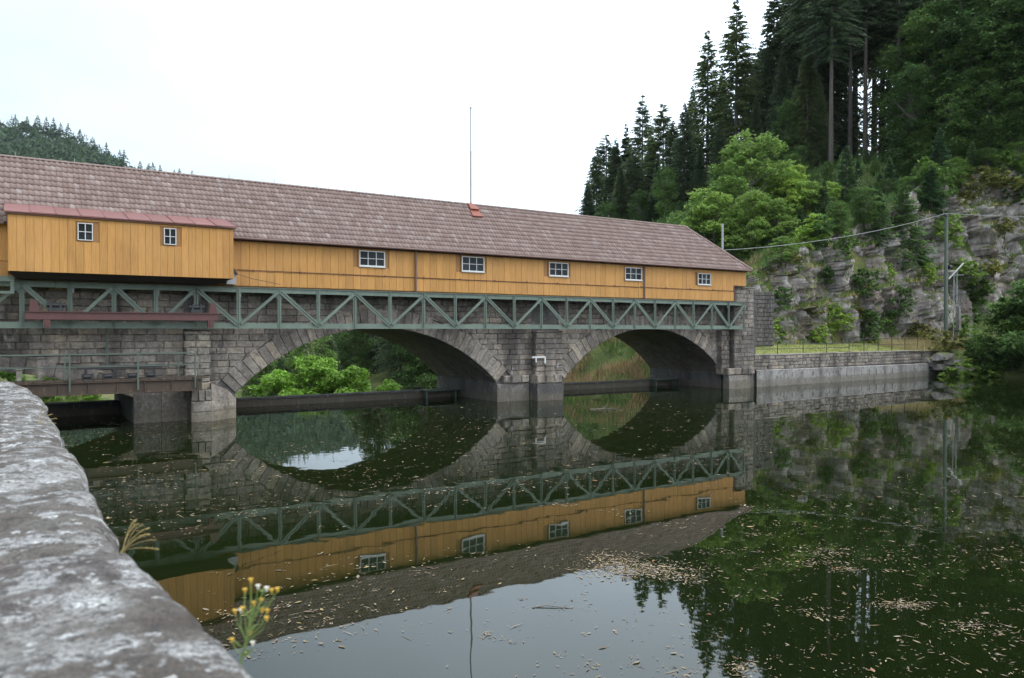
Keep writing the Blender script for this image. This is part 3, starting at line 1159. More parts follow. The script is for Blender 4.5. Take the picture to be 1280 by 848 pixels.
# masonry wall in the nook behind the end pillar, darkened for its shade
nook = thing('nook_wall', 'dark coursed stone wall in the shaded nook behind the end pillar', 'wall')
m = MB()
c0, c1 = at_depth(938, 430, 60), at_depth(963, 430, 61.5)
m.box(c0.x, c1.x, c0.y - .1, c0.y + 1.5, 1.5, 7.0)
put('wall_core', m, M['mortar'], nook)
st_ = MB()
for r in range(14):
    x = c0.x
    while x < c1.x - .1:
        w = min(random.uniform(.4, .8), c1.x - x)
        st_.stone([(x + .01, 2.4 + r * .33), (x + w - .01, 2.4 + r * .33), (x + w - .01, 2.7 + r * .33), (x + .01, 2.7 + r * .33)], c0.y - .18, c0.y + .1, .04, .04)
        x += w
put('stone_courses', st_, M['mortar'], nook, 'stuff')  # dark mortar colour on the stones stands in for the nook's shade

# ================================================================ YELLOW GALLERY
gal = thing('covered_gallery', 'long yellow boarded timber gallery with a reddish tiled roof on top of the stone bridge', 'building', (0, 0, 0))
S0, S1, NOTCH = -6.0, 41.68, 40.54
ZB, ZE = 5.9, 7.96
m = MB(); m.box(S0, NOTCH, 0.03, 5.0, ZB - .04, ZE); m.box(NOTCH + .001, S1 - .03, 0.03, 5.0, 6.93, ZE)
put('wall', m, M['yellow_dark'], gal)
# windows: frame and six panes each
WIN = [(14.02, 15.34, 7.03, 7.77), (19.65, 21.0, 7.02, 7.79), (25.24, 26.58, 7.0, 7.75), (30.85, 32.2, 6.98, 7.72), (37.04, 38.23, 6.9, 7.62)]


def window(parent, x0, x1, z0, z1, q, nx, nz, casing=True):
    f = MB()
    t = 0.042 if nx > 2 else 0.03
    f.box(x0, x0 + t, q - .05, q + .04, z0, z1)
    f.box(x1 - t, x1, q - .05, q + .04, z0, z1)
    f.box(x0 + t, x1 - t, q - .05, q + .04, z0, z0 + t)
    f.box(x0 + t, x1 - t, q - .05, q + .04, z1 - t, z1)
    for k in range(1, nx):
        xx = lerp(x0 + t / 2, x1 - t / 2, k / nx)
        f.box(xx - .014, xx + .014, q - .035, q + .02, z0 + t, z1 - t)
    for k in range(1, nz):
        zz = lerp(z0 + t / 2, z1 - t / 2, k / nz)
        for j in range(nx):
            xa_ = lerp(x0 + t / 2, x1 - t / 2, j / nx) + (.025 if j == 0 else .018)
            xb_ = lerp(x0 + t / 2, x1 - t / 2, (j + 1) / nx) - (.025 if j == nx - 1 else .018)
            f.box(xa_, xb_, q - .032, q + .018, zz - .013, zz + .013)
    w = put('window', f, M['white_paint'], parent)
    for j in range(nx):
        for k in range(nz):
            xa_, xb_ = lerp(x0 + t / 2, x1 - t / 2, j / nx), lerp(x0 + t / 2, x1 - t / 2, (j + 1) / nx)
            za_, zb_ = lerp(z0 + t / 2, z1 - t / 2, k / nz), lerp(z0 + t / 2, z1 - t / 2, (k + 1) / nz)
            p = MB(); p.box(xa_, xb_, q + .022, q + .026, za_, zb_)
            put('pane', p, M['glass'], w)
    if casing:
        c = MB()
        b = .06
        c.box(x0 - b, x0, q - .03, q + .05, z0 - b, z1 + b)
        c.box(x1, x1 + b, q - .03, q + .05, z0 - b, z1 + b)
        c.box(x0, x1, q - .03, q + .05, z1, z1 + b)
        put('casing', c, M['yellow_dark'], w)
        s_ = MB(); s_.box(x0 - .02, x1 + .02, q - .085, q + .05, z0 - .05, z0 - .002)
        put('sill', s_, M['white_paint'], w)
    return w


def clear_of(x0, x1, z0, z1, wins):
    """cut a board strip at window openings"""
    out = [(z0, z1)]
    for wx0, wx1, wz0, wz1 in wins:
        if x1 > wx0 - .0 and x0 < wx1 + .0:
            nxt = []
            for a, b in out:
                if b <= wz0 or a >= wz1:
                    nxt.append((a, b))
                else:
                    if wz0 - a > .05:
                        nxt.append((a, wz0 - .06))
                    if b - wz1 > .05:
                        nxt.append((wz1 + .06, b))
            out = nxt
    return out


BW = 0.372
ZL = 6.55
x = S0
while x < S1 - .02:
    x1 = min(x + BW, S1)
    if S1 - x1 < .1:
        x1 = S1
    hidden = (0.2 < x and x1 < 7.5)
    if not hidden:
        lo = ZB if x1 <= NOTCH + .05 else 6.92
        for a, b in clear_of(x, x1, ZL + .02, ZE, WIN) if lo < ZL else clear_of(x, x1, lo, ZE, WIN):
            mb = MB(); mb.bbox(x + .006, x1 - .006, random.uniform(-.012, .0), .03, a, b, .006)
            put('board', mb, M['yellow'], gal)
        if lo < ZL:
            d = random.uniform(-.05, .05)
            mb = MB(); mb.bbox(x + .006, min(x1, NOTCH) - .006, random.uniform(-.022, -.01), .03, lo, ZL - .01, .006)
            put('board', mb, M['yellow'], gal)
    x = x1
m = MB(); m.box(7.9, NOTCH, -.03, .02, ZL - .012, ZL + .022)
put('ledge_batten', m, M['yellow_dark'], gal)
for w in WIN:
    window(gal, *w, -.0, 3, 2)
m = MB(); m.box(NOTCH - .09, NOTCH, -.04, .03, ZB, 6.92); m.box(NOTCH - .09, S1 + .02, -.05, .035, 6.895, 6.935)
put('corner_trim', m, M['brown'], gal)
m = MB(); m.box(7.9, S1 + .05, -.06, -.02, ZE - .1, ZE + .02)
put('fascia', m, M['brown'], gal)
for px_ in (520, 806):
    xx = on_q(px_, 340, -.1).x
    m = MB(); m.tube([(xx, -.09, 7.9), (xx, -.09, ZB - .05)], .05, 6)
    put('downpipe', m, M['gutter'], gal)
m = MB()                                                    # conduit with clips along the boards
m.tube([(8.3, -.05, 6.60), (20, -.05, 6.57), (NOTCH, -.05, 6.56)], .014, 5)
for k in range(15):
    m.box(9 + k * 2.1, 9.06 + k * 2.1, -.07, -.03, 6.555, 6.62)
put('conduit', m, M['brown'], gal)

# roof: pantiles in courses, hipped at the far end
QE, QR, ZEV, ZR = -0.26, 2.5, 7.985, 10.97
HIP = 38.35
SLOPE = math.hypot(QR - QE, ZR - ZEV)
uq, uz = (QR - QE) / SLOPE, (ZR - ZEV) / SLOPE
nq, nz_ = -uz, uq
NR, TW = 12, 0.2
EX = SLOPE / NR
TV, TF = [], []
prof = [(0.0, .012), (.25, .05), (.5, .03), (.78, .0), (1.0, .012)]


def slope_pt(x, d, lift):
    return (x, QE + uq * d + nq * lift, ZEV + uz * d + nz_ * lift)


for r in range(NR):
    d0, d1 = r * EX, (r + 1) * EX + .04
    smax = lerp(S1 + .27, HIP, (r + .5) / NR)
    c = 0
    x = -6.2
    while x + TW < smax + .1:
        jl = random.uniform(-.006, .01)
        o = len(TV)
        for u, hgt in prof:
            xx = min(x + u * TW, smax + .1)
            TV.append(slope_pt(xx, d0 - .012 + jl, hgt + .055))
        for u, hgt in prof:
            xx = min(x + u * TW, smax + .1)
            TV.append(slope_pt(xx, d1, hgt + .002))
        for u, hgt in prof:
            xx = min(x + u * TW, smax + .1)
            TV.append(slope_pt(xx, d0 - .012 + jl, hgt - .003))
        for k in range(4):
            TF.append((o + k, o + k + 1, o + 6 + k, o + 5 + k))
            TF.append((o + 10 + k, o + 11 + k, o + 1 + k, o + k))
        x += TW
roof = MB()
roof.add([(-6.2, QE + .02, ZEV - .03), (S1 + .25, QE + .02, ZEV - .03), (HIP, QR, ZR - .03), (-6.2, QR, ZR - .03),
          (S1 + .25, 5.25, ZEV - .03), (-6.2, 5.25, ZEV - .03)], [(0, 1, 2, 3), (1, 4, 2), (3, 2, 4, 5), (0, 3, 5), (5, 4, 1, 0)])
rf = put('roof', roof, M['tile'], gal)
put('roof_tiles', tri_mesh('roof_tiles', np.array(TV), np.array(TF)), M['tile'], rf, 'stuff')
x = -6.2
while x < HIP:                                              # ridge tiles
    mb = MB()
    P_, n_ = [], 6
    for xx, rr in ((x, .115), (x + .42, .10)):
        for k in range(n_ + 1):
            t = math.pi * k / n_
            P_.append((xx, QR - rr * math.cos(t) * 1.05, ZR + .0 + rr * .8 * math.sin(t)))
    mb.add(P_, [(k, n_ + 1 + k, n_ + 2 + k, k + 1) for k in range(n_)] + [tuple(range(n_ + 1)), tuple(range(2 * n_ + 1, n_, -1))])
    put('ridge_tile', mb, M['tile'], rf)
    x += .40
A_, B_ = Vector((HIP, QR, ZR + .05)), Vector((S1 + .27, QE, ZEV + .06))
nh = 15
for k in range(nh):                                         # hip tiles
    mb = MB(); mb.tube([A_.lerp(B_, k / nh), A_.lerp(B_, (k + 1.06) / nh)], [.085, .105], 6)
    put('hip_tile', mb, M['tile'], rf)
m = MB()
m.tube([(7.9, QE - .06, ZEV - .03), (S1 + .2, QE - .06, ZEV - .03)], .058, 8)
m.tube([(-6, QE - .06, ZEV - .03), (-.2, QE - .06, ZEV - .03)], .058, 8)
put('gutter', m, M['gutter'], rf)
for k in range(20):                                         # small ridge pins
    xx = -4 + k * 2.1
    if abs(xx - 22.8) < 1:
        continue
    mb = MB(); mb.tube([(xx, QR, ZR + .05), (xx, QR, ZR + .24)], .012, 4)
    put('ridge_pin', mb, M['grey_metal'], rf)
M['red_hatch'] = paint_metal('red_hatch', (0.21, 0.062, 0.042), (0.16, 0.06, 0.045), 0.4, 0.6)
# red hatch under the mast and the mast itself
pm = on_q(588.5, 252, QR)
mb = MB()
for (da, db, w0, w1, lift) in ((.06, .6, .2, .27, .15), (.6, 1.15, .27, .33, .10)):
    a0, a1 = SLOPE - da, SLOPE - db
    x0 = pm.x - .05
    V_ = [slope_pt(x0 - w1, a1, lift + .06), slope_pt(x0 + w1, a1, lift + .06), slope_pt(x0 + w0, a0, lift), slope_pt(x0 - w0, a0, lift),
          slope_pt(x0 - w1, a1, .0), slope_pt(x0 + w1, a1, .0), slope_pt(x0 + w0, a0, .0), slope_pt(x0 - w0, a0, .0)]
    mb.add(V_, [(0, 1, 2, 3), (4, 5, 1, 0), (5, 6, 2, 1), (7, 4, 0, 3), (6, 7, 3, 2)])
put('roof_hatch', mb, M['red_hatch'], rf)
MH = on_q(588.5, 136, QR).z - ZR
mast = thing('roof_mast', 'thin tall metal mast rising from the ridge of the tiled roof', 'mast', (pm.x, QR, ZR))
m = MB(); m.tube([(0, 0, -.2), (0, 0, 3.0)], .05, 6); put('lower_tube', m, M['grey_metal'], mast)
m = MB(); m.tube([(0, 0, 3.0), (0, 0, MH)], .036, 6); put('upper_tube', m, M['grey_metal'], mast)
m = MB(); m.tube([(0, 0, -.05), (0, 0, .14)], [.10, .05], 8); put('collar', m, M['red_sheet'], mast)
m = MB(); m.tube([(0, 0, MH), (0, 0, MH + .07)], .05, 6); put('tip', m, M['dark_metal'], mast)

# ---------------------------------------------------------------- projecting bay on the left
bay = thing('projecting_bay', 'yellow boarded bay with two small windows and red sheet roof on the gallery', 'bay', (0, 0, 0))
BX0, BX1, BQ, BZ0, BZ1 = -0.06, 7.86, -1.4, 6.1, 8.25
BWIN = [(2.15, 2.66, 7.36, 8.02), (5.17, 5.63, 7.38, 8.04)]
m = MB(); m.box(BX0 + .03, BX1 - .03, BQ + .03, -.015, BZ0 + .02, BZ1 - .02)
put('body', m, M['yellow_dark'], bay)
x = BX0
while x < BX1 - .02:
    x1 = min(x + .268, BX1)
    if BX1 - x1 < .1:
        x1 = BX1
    for a, b in clear_of(x, x1, BZ0, BZ1 - .03, BWIN):
        mb = MB(); mb.bbox(x + .004, x1 - .004, BQ + random.uniform(-.012, 0), BQ + .03, a, b, .005)
        put('board', mb, M['yellow'], bay)
    x = x1
for side, xx in ((-1, BX0), (1, BX1)):
    for k in range(5):
        y0 = lerp(BQ + .035, -.02, k / 5)
        y1 = lerp(BQ + .035, -.02, (k + 1) / 5)
        mb = MB(); mb.box(xx - .02, xx + .03 if side < 0 else xx + .02, y0 + .004, y1 - .004, BZ0, BZ1 - .03)
        put('board', mb, M['yellow'], bay)
for w in BWIN:
    window(bay, *w, BQ, 2, 2, False)
# sheet roof in joined panels
RB = [(-1.5, 8.285), (0.6, 8.83)]
rr_ = put('roof', (lambda m_: (m_.add([(BX0 - .1, RB[0][0], RB[0][1] - .03), (BX1 + .1, RB[0][0], RB[0][1] - .03), (BX1 + .1, RB[1][0], RB[1][1] - .05), (BX0 - .1, RB[1][0], RB[1][1] - .05)], [(0, 1, 2, 3)]), m_)[1])(MB()), M['red_sheet'], bay)
npan = 10
for k in range(npan):
    xa_, xb_ = lerp(BX0 - .12, BX1 + .12, k / npan), lerp(BX0 - .12, BX1 + .12, (k + 1) / npan)
    mb = MB()
    l_ = .012 * (k % 2)
    mb.add([(xa_ + .004, RB[0][0] - .02, RB[0][1] - .04), (xb_ - .004, RB[0][0] - .02, RB[0][1] - .04), (xb_ - .004, RB[0][0] - .02, RB[0][1] - .005 + l_), (xa_ + .004, RB[0][0] - .02, RB[0][1] - .005 + l_),
            (xb_ - .004, RB[1][0], RB[1][1] + .02 + l_), (xa_ + .004, RB[1][0], RB[1][1] + .02 + l_),
            (xa_ + .004, RB[1][0], RB[1][1] - .04), (xb_ - .004, RB[1][0], RB[1][1] - .04)],
           [(0, 1, 2, 3), (3, 2, 4, 5), (0, 3, 5, 6), (1, 7, 4, 2)])
    put('roof_panel', mb, M['red_sheet'], rr_)
    mb = MB(); mb.bar((xb_, RB[0][0] - .01, RB[0][1] + .012), (xb_, RB[1][0], RB[1][1] + .035), .03, .03)
    put('seam', mb, M['red_sheet'], rr_)
m = MB(); m.box(BX0 - .1, BX1 + .1, -1.49, -1.43, 8.185, 8.235)
put('fascia', m, M['brown'], bay)
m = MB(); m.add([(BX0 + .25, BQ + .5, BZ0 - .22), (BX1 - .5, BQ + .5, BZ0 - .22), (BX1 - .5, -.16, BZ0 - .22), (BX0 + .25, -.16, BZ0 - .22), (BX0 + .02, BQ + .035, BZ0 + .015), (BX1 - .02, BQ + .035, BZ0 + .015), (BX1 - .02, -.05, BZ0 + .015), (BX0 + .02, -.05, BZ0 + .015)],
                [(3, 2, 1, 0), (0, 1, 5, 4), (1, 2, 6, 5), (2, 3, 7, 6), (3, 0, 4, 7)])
put('shaded_floor_beams', m, M['shaded_wood'], bay)  # beams as one solid dark block, painting in the shadow below the bay
box_ = thing('cable_box', 'grey sheet metal box with a dark lever at the right end of the bay', 'box', (8.02, -.25, 5.93))
m = MB(); m.add([(-.22, -.15, 0), (.2, -.15, 0), (.2, .18, 0), (-.22, .18, 0), (-.1, -.15, .62), (.2, -.15, .5), (.2, .18, .5), (-.1, .18, .62)],
                [(0, 3, 2, 1), (4, 5, 6, 7), (0, 1, 5, 4), (1, 2, 6, 5), (2, 3, 7, 6), (3, 0, 4, 7)])
put('housing', m, M['grey_metal'], box_)
m = MB(); m.bar((-.02, -.2, .8), (.22, -.2, .42), .07, .07); put('lever', m, M['dark_metal'], box_)
m = MB(); m.tube([(.2, -.2, .45), (.8, -.2, .28), (1.5, -.2, .16), (2.1, -.2, .05)], .012, 5); put('cable', m, M['dark_metal'], box_)

# ---------------------------------------------------------------- green truss girder
truss = thing('truss_girder', 'green painted steel truss girder running along the bridge under the yellow boards', 'girder', (0, 0, 0))
POST = [on_q(x_, 411, -.1).x for x_ in (27.5, 87.5, 142.5, 195, 245, 298, 349, 397.5, 443, 487, 529, 568.5, 606, 642, 676, 707.7, 737, 765.6, 792.6, 818, 843, 866, 889, 910, 929)]
POST = [POST[0] - 5.1, POST[0] - 3.4, POST[0] - 1.7] + POST
TZ0, TZ1 = 4.01, 5.83
for nm, za, zb in (('bottom_chord', TZ0, TZ0 + .24), ('top_chord', TZ1 - .23, TZ1)):
    m = MB()
    m.box(POST[0], POST[-1] + .05, -.14, -.11, za, zb)
    m.box(POST[0], POST[-1] + .05, -.11, .08, (zb - .025) if nm == 'top_chord' else za, zb if nm == 'top_chord' else za + .025)
    m.box(POST[0], POST[-1] + .05, -.19, -.141, (zb - .03) if nm == 'top_chord' else za, zb if nm == 'top_chord' else za + .03)
    put(nm, m, M['green_steel'], truss)
for i, x in enumerate(POST):
    m = MB()
    m.box(x - .085, x + .085, -.165, -.143, TZ0 + .035, TZ1 - .035)
    m.box(x - .012, x + .012, -.21, -.166, TZ0 + .035, TZ1 - .035)
    put('post', m, M['green_steel'], truss)
    gs = MB()
    if i % 2 == 1:   # top joint
        gs.add([(x - .33, -.142, TZ1 - .24), (x + .33, -.142, TZ1 - .24), (x + .12, -.142, TZ1 - .46), (x - .12, -.142, TZ1 - .46),
                (x - .33, -.13, TZ1 - .24), (x + .33, -.13, TZ1 - .24), (x + .12, -.13, TZ1 - .46), (x - .12, -.13, TZ1 - .46)],
               [(3, 2, 1, 0), (4, 5, 6, 7), (0, 1, 5, 4), (1, 2, 6, 5), (2, 3, 7, 6), (3, 0, 4, 7)])
    else:
        gs.add([(x - .33, -.142, TZ0 + .25), (x + .33, -.142, TZ0 + .25), (x + .14, -.142, TZ0 + .44), (x - .14, -.142, TZ0 + .44),
                (x - .33, -.13, TZ0 + .25), (x + .33, -.13, TZ0 + .25), (x + .14, -.13, TZ0 + .44), (x - .14, -.13, TZ0 + .44)],
               [(0, 1, 2, 3), (7, 6, 5, 4), (4, 5, 1, 0), (5, 6, 2, 1), (6, 7, 3, 2), (7, 4, 0, 3)])
    put('gusset', gs, M['green_steel'], truss)
    if i % 2 == 0:
        m = MB(); m.box(x - .06, x + .06, .081, QF + .08, TZ0 + .03, TZ0 + .2)
        put('wall_bracket', m, M['green_steel'], truss)
    if i % 2 == 0 and i + 1 < len(POST):
        xx = x + .1
        m = MB(); m.box(xx - .05, xx + .05, .0, .06, TZ1 - .42, TZ1 - .232)
        m.box(xx - .1, xx + .1, -.02, .02, TZ1 - .27, TZ1 - .231)
        put('hanger', m, M['grey_metal'], truss)
for i in range(len(POST) - 1):
    xa_, xb_ = POST[i], POST[i + 1]
    a_, b_ = ((xa_ + .06, TZ1 - .18), (xb_ - .08, TZ0 + .2)) if i % 2 == 1 else ((xa_ + .08, TZ0 + .2), (xb_ - .06, TZ1 - .18))
    d_ = Vector((b_[0] - a_[0], 0, b_[1] - a_[1])).normalized()
    nn = Vector((-d_.z, 0, d_.x))
    m = MB()
    for s in ((-.055, .055) if i % 2 == 1 else (0,)):
        w_ = .075 if i % 2 == 1 else .13
        m.bar(Vector((a_[0], -.21, a_[1])) + nn * s, Vector((b_[0], -.21, b_[1])) + nn * s, .04, w_, nn)
    m.bar(Vector((a_[0], -.178, a_[1])), Vector((b_[0], -.178, b_[1])), .018, .12 if i % 2 else .05, nn)
    put('diagonal_brace', m, M['green_steel'], truss)
# stub of a second girder in front at the left edge
stub = thing('girder_stub', 'short green channel bracket sticking out at the left edge above the truss', 'bracket', (-.5, -.55, 5.6))
m = MB(); m.box(-1.6, .62, -.05, .03, .16, .36); m.box(.5, .62, -.06, .04, -.3, .159); put('channel', m, M['green_steel'], stub)
m = MB(); m.box(-1.6, .5, -.05, .03, -.3, -.2); put('lower_flange', m, M['green_steel'], stub)
m = MB(); m.box(-.1, .05, .031, .5, .18, .3); put('fixing', m, M['green_steel'], stub)

# red beam hung below the bay
rb = thing('crane_beam', 'worn red steel crane beam hanging in front of the green truss', 'beam', (0, -.6, 4.3))
m = MB(); m.box(.47, 7.39, -.03, .0, .075, .325); m.box(.47, 7.39, -.1, .09, .326, .36); m.box(.47, 7.39, -.1, .09, .045, .074)
put('web', m, M['red_steel'], rb)
for xx in (1.15, 7.1):
    m = MB(); m.box(xx - .12, xx + .12, -.08, .08, -.26, .044); m.box(xx - .05, xx + .05, -.12, -.081, -.2, -.02)
    put('clamp', m, M['red_steel'], rb)
for xx in (.75, 7.2):
    m = MB(); m.add([(xx - .17, -.05, .371), (xx + .17, -.05, .371), (xx + .1, -.05, .78), (xx - .12, -.05, .78), (xx - .17, .05, .371), (xx + .17, .05, .371), (xx + .1, .05, .78), (xx - .12, .05, .78)],
                    [(0, 1, 2, 3), (7, 6, 5, 4), (4, 5, 1, 0), (5, 6, 2, 1), (6, 7, 3, 2), (7, 4, 0, 3)])
    put('end_plate', m, M['red_steel'], rb)
for xx in (1.45, 6.55):
    m = MB(); m.box(xx - .24, xx + .24, -.09, .09, .371, .5); m.tube([(xx - .3, 0, .6), (xx + .3, 0, .6)], .09, 8); m.box(xx - .2, xx - .12, -.1, .1, .5, .74); m.box(xx + .12, xx + .2, -.1, .1, .5, .74)
    m.tube([(xx, 0, .7), (xx, 0, 1.66)], .015, 5)
    put('trolley', m, M['dark_metal'], rb)

# ---------------------------------------------------------------- footbridge in front of the left opening
fb = thing('footbridge', 'narrow footbridge on a rusty beam with a green handrail in front of the left opening', 'footbridge', (0, -.9, 0))
ZD = 1.98
for k in range(26):
    x0 = -1.6 + k * .33
    mb = MB(); mb.box(x0 + .01, x0 + .32, -.02 + random.uniform(-.02, .02), 1.1, ZD - .05 + random.uniform(-.006, .006), ZD)
    put('plank', mb, M['rust'], fb)
for yy in (.05, 1.0):
    m = MB(); m.box(-1.7, 6.7, yy - .02, yy + .02, 1.42, ZD - .06); m.box(-1.7, 6.7, yy - .09, yy - .021, 1.42, 1.46); m.box(-1.7, 6.7, yy - .1, yy - .021, ZD - .1, ZD - .062)
    for k in range(9):
        m.box(-1.5 + k, -1.46 + k, yy - .08, yy - .021, 1.461, ZD - .101)
    put('beam', m, M['rust'], fb)
for px_, tall in ((87, 1), (172.5, 1), (244, 1)):
    xx = on_q(px_, 470, -.95).x
    m = MB(); m.box(xx - .03, xx + .03, -.1, -.045, 1.55, ZD + 1.02); put('post', m, M['rail'], fb)
for px_ in (81, 223):
    xx = on_q(px_, 470, .1).x
    m = MB(); m.box(xx - .03, xx + .03, 1.02, 1.07, 1.6, ZD + 1.0); put('post', m, M['rail'], fb)
for zz in (ZD + 1.0, ZD + .52):
    m = MB(); m.tube([(-1.6, -.07, zz), (6.5, -.07, zz)], .022, 6); put('rail', m, M['rail'], fb)
    m = MB(); m.tube([(-1.6, 1.05, zz), (6.5, 1.05, zz)], .02, 6); put('rail', m, M['rail'], fb)
# sluice gears on the deck
for k, (px_, lab) in enumerate(((109, 'leftmost dark sluice gear on the footbridge deck'), (135, 'second sluice gear on the footbridge deck beside the thin green pole'),
                                (165, 'third sluice gear on the footbridge deck just left of the middle post'), (188, 'rightmost sluice gear on the footbridge deck'))):
    xx = on_q(px_, 468, -.4).x
    g = thing('sluice_gear', lab, 'gear', (xx, -.42, ZD), 0, 'sluice gears on the footbridge')
    m = MB(); m.box(-.2, .2, -.1, .1, 0, .05); put('base', m, M['dark_metal'], g)
    m = MB(); m.tube([(-.16, 0, .16), (.16, 0, .16)], .13, 10); put('drum', m, M['dark_metal'], g)
    for q_ in (-.24, .17):
        m = MB(); m.box(q_, q_ + .07, -.08, .08, .051, .3); put('bearing', m, M['dark_metal'], g)
    g.scale = (.8, .8, .78)
sh = MB(); a_, b_ = on_q(96, 461, -.3), on_q(203, 459.5, -.3)
sh.bar((a_.x, -.3, 2.42), (b_.x, -.3, 2.42), .08, .08)
for t in (.1, .45, .9):
    xx = lerp(a_.x, b_.x, t)
    sh.box(xx - .04, xx + .04, -.34, -.26, ZD, 2.38)
tag(put('drive_shaft', sh, M['dark_metal']), 'dark horizontal drive shaft held above the sluice gears on the footbridge', 'shaft')
xx = on_q(133.5, 440, .55)
m = MB(); m.tube([(xx.x, .55, 2.5), (xx.x, .55, 4.02)], .05, 6); m.box(xx.x - .08, xx.x + .08, .55, .99, 3.2, 3.26)
tag(put('valve_pole', m, M['rail']), 'thin green vertical pole against the stone wall behind the footbridge', 'pole')
for px_, h_, lab in ((24, .42, 'pale stone post at the left end of the footbridge by the parapet'), (50, .85, 'taller whitish post standing behind the footbridge rail')):
    p = on_q(px_, 470, -.2)
    m = MB(); m.bbox(-.09, .09, -.09, .09, 0, h_, .02); m.bbox(-.12, .12, -.12, .12, h_ + .002, h_ + .06, .015)
    o = put('marker_post', m, M['pale_stone']); o.location = (p.x, -.2, ZD)
    tag(o, lab, 'post')

# ================================================================ VEGETATION
def proj(p):
    d = Vector(p) - CAMP
    w = d.dot(_fw)
    return 640 + 960 * d.dot(_rt) / w, 424 - 960 * d.dot(_up) / w, w


def tube_mesh(name, pts, rad, n=7):
    m_ = MB()
    m_.tube(pts, rad, n)
    return m_.mesh(name, True)


def spruce_mesh(seed, H, crown0, Lmax, lev=0.45, nb=7, nt=7, tw=0.62, power=0.8, gap=0.0):
    """crown of drooping needle sprays; crown starts at crown0*H"""
    r = np.random.default_rng(seed)
    tri = []
    z = crown0 * H
    while z < H - 0.15:
        h = (z - crown0 * H) / (H - crown0 * H)
        Lz = Lmax * (1 - h) ** power * min(1, 0.55 + h * 3)
        for b in range(nb if h < .9 else 5):
            if r.random() < gap:
                continue
            az = r.uniform(0, 2 * math.pi)
            L = Lz * r.uniform(0.65, 1.15) + 0.12
            d = np.array([math.cos(az), math.sin(az), 0])
            pr = np.array([-d[1], d[0], 0])
            up_, dr = r.uniform(0.0, 0.3) + 0.35 * h, r.uniform(0.35, 0.75) * (1 - 0.5 * h)
            z0 = z + r.uniform(-lev, lev) * .9
            n = max(3, int(nt * (0.45 + 0.55 * L / Lmax)))
            for k in range(n):
                t = 0.12 + 0.88 * (k + r.uniform(0, .8)) / n
                p = np.array([0, 0, z0]) + d * (L * t) + np.array([0, 0, L * (up_ * t - dr * t * t)])
                for sd in (-1, 1):
                    a = r.uniform(0.45, 1.15) * sd
                    v = d * math.cos(a) + pr * math.sin(a)
                    tl = tw * r.uniform(0.7, 1.3) * (1.15 - 0.45 * t) * min(1, 0.22 + L / 2.4)
                    v = v * tl + np.array([0, 0, -tl * r.uniform(0.15, 0.9)])
                    w = d * (0.085 * r.uniform(.7, 1.3)) + np.array([0, 0, 0.04])
                    tri.append((p - w, p + w, p + v))
            tip = np.array([0, 0, z0]) + d * (L * 1.05) + np.array([0, 0, L * (up_ - dr)])
            mid = np.array([0, 0, z0]) + d * (L * .5) + np.array([0, 0, L * (up_ * .5 - dr * .25)])
            tri.append((mid - pr * .1, mid + pr * .1, tip))
        z += lev * r.uniform(.8, 1.2) * (1 - .35 * h)
    tri.append(((-.05, 0, H - .8), (.05, 0, H - .8), (0, 0, H + .35)))
    V = np.array(tri).reshape(-1, 3)
    return tri_mesh('crown', V, np.arange(len(V)).reshape(-1, 3))


def spruce_trunk(seed, H, crown0, r0):
    r = random.Random(seed)
    m_ = MB()
    m_.tube([(0, 0, -.6), (0, 0, H * .3), (r.uniform(-.1, .1), 0, H * .65), (0, 0, H * .97)], [r0 * 1.15, r0 * .8, r0 * .45, .03], 7)
    for k in range(10):                       # dead snags under the crown
        z = H * crown0 * r.uniform(.35, 1.0)
        a = r.uniform(0, 6.28)
        m_.tube([(0, 0, z), (math.cos(a) * r.uniform(.5, 1.3), math.sin(a) * r.uniform(.5, 1.3), z - .25)], [.03, .012], 3, cap=False)
    return m_.mesh('trunk', False)


def leafy_mesh(seed, blobs, nleaf, size, flat=0.45, hug=0.75, droop=0.25):
    """blobs: (x,y,z,rx,ry,rz); leaves gather into flattened sprays spread through each blob's volume"""
    r = np.random.default_rng(seed)
    vol = np.array([b[3] * b[4] * b[5] for b in blobs]) ** 0.72
    pick = r.choice(len(blobs), size=max(6, nleaf // 26), p=vol / vol.sum())
    B = np.array(blobs)[pick]
    n = len(B)
    u = r.normal(size=(n, 3))
    u /= np.linalg.norm(u, axis=1)[:, None]
    rad = r.uniform(0.25, 1.0, n) ** 0.45 * hug / 0.75 * 0.95
    C = B[:, :3] + u * rad[:, None] * B[:, 3:6]
    sp = 0.30 * B[:, 3:6].mean(1) * r.uniform(.5, 1.35, n)
    per = 26
    cc = np.repeat(C, per, 0)
    ss = np.repeat(sp, per)
    N = len(cc)
    o = r.normal(size=(N, 3)) * 0.55
    o[:, 2] *= flat
    rr2 = (o[:, 0] ** 2 + o[:, 1] ** 2)
    o[:, 2] -= droop * rr2
    P_ = cc + o * ss[:, None]
    a = r.uniform(0, 2 * math.pi, N)
    tl = r.normal(0, 0.5, (N, 2))
    d = np.stack([np.cos(a), np.sin(a), tl[:, 0]], 1)
    w = np.stack([-np.sin(a), np.cos(a), tl[:, 1]], 1)
    sz = size * r.uniform(0.6, 1.35, N)
    d *= sz[:, None]
    w *= (sz * 0.55)[:, None]
    V = np.stack([P_ - d, P_ - w, P_ + d, P_ + w], 1).reshape(-1, 3)
    return tri_mesh('crown', V, np.arange(len(V)).reshape(-1, 4))


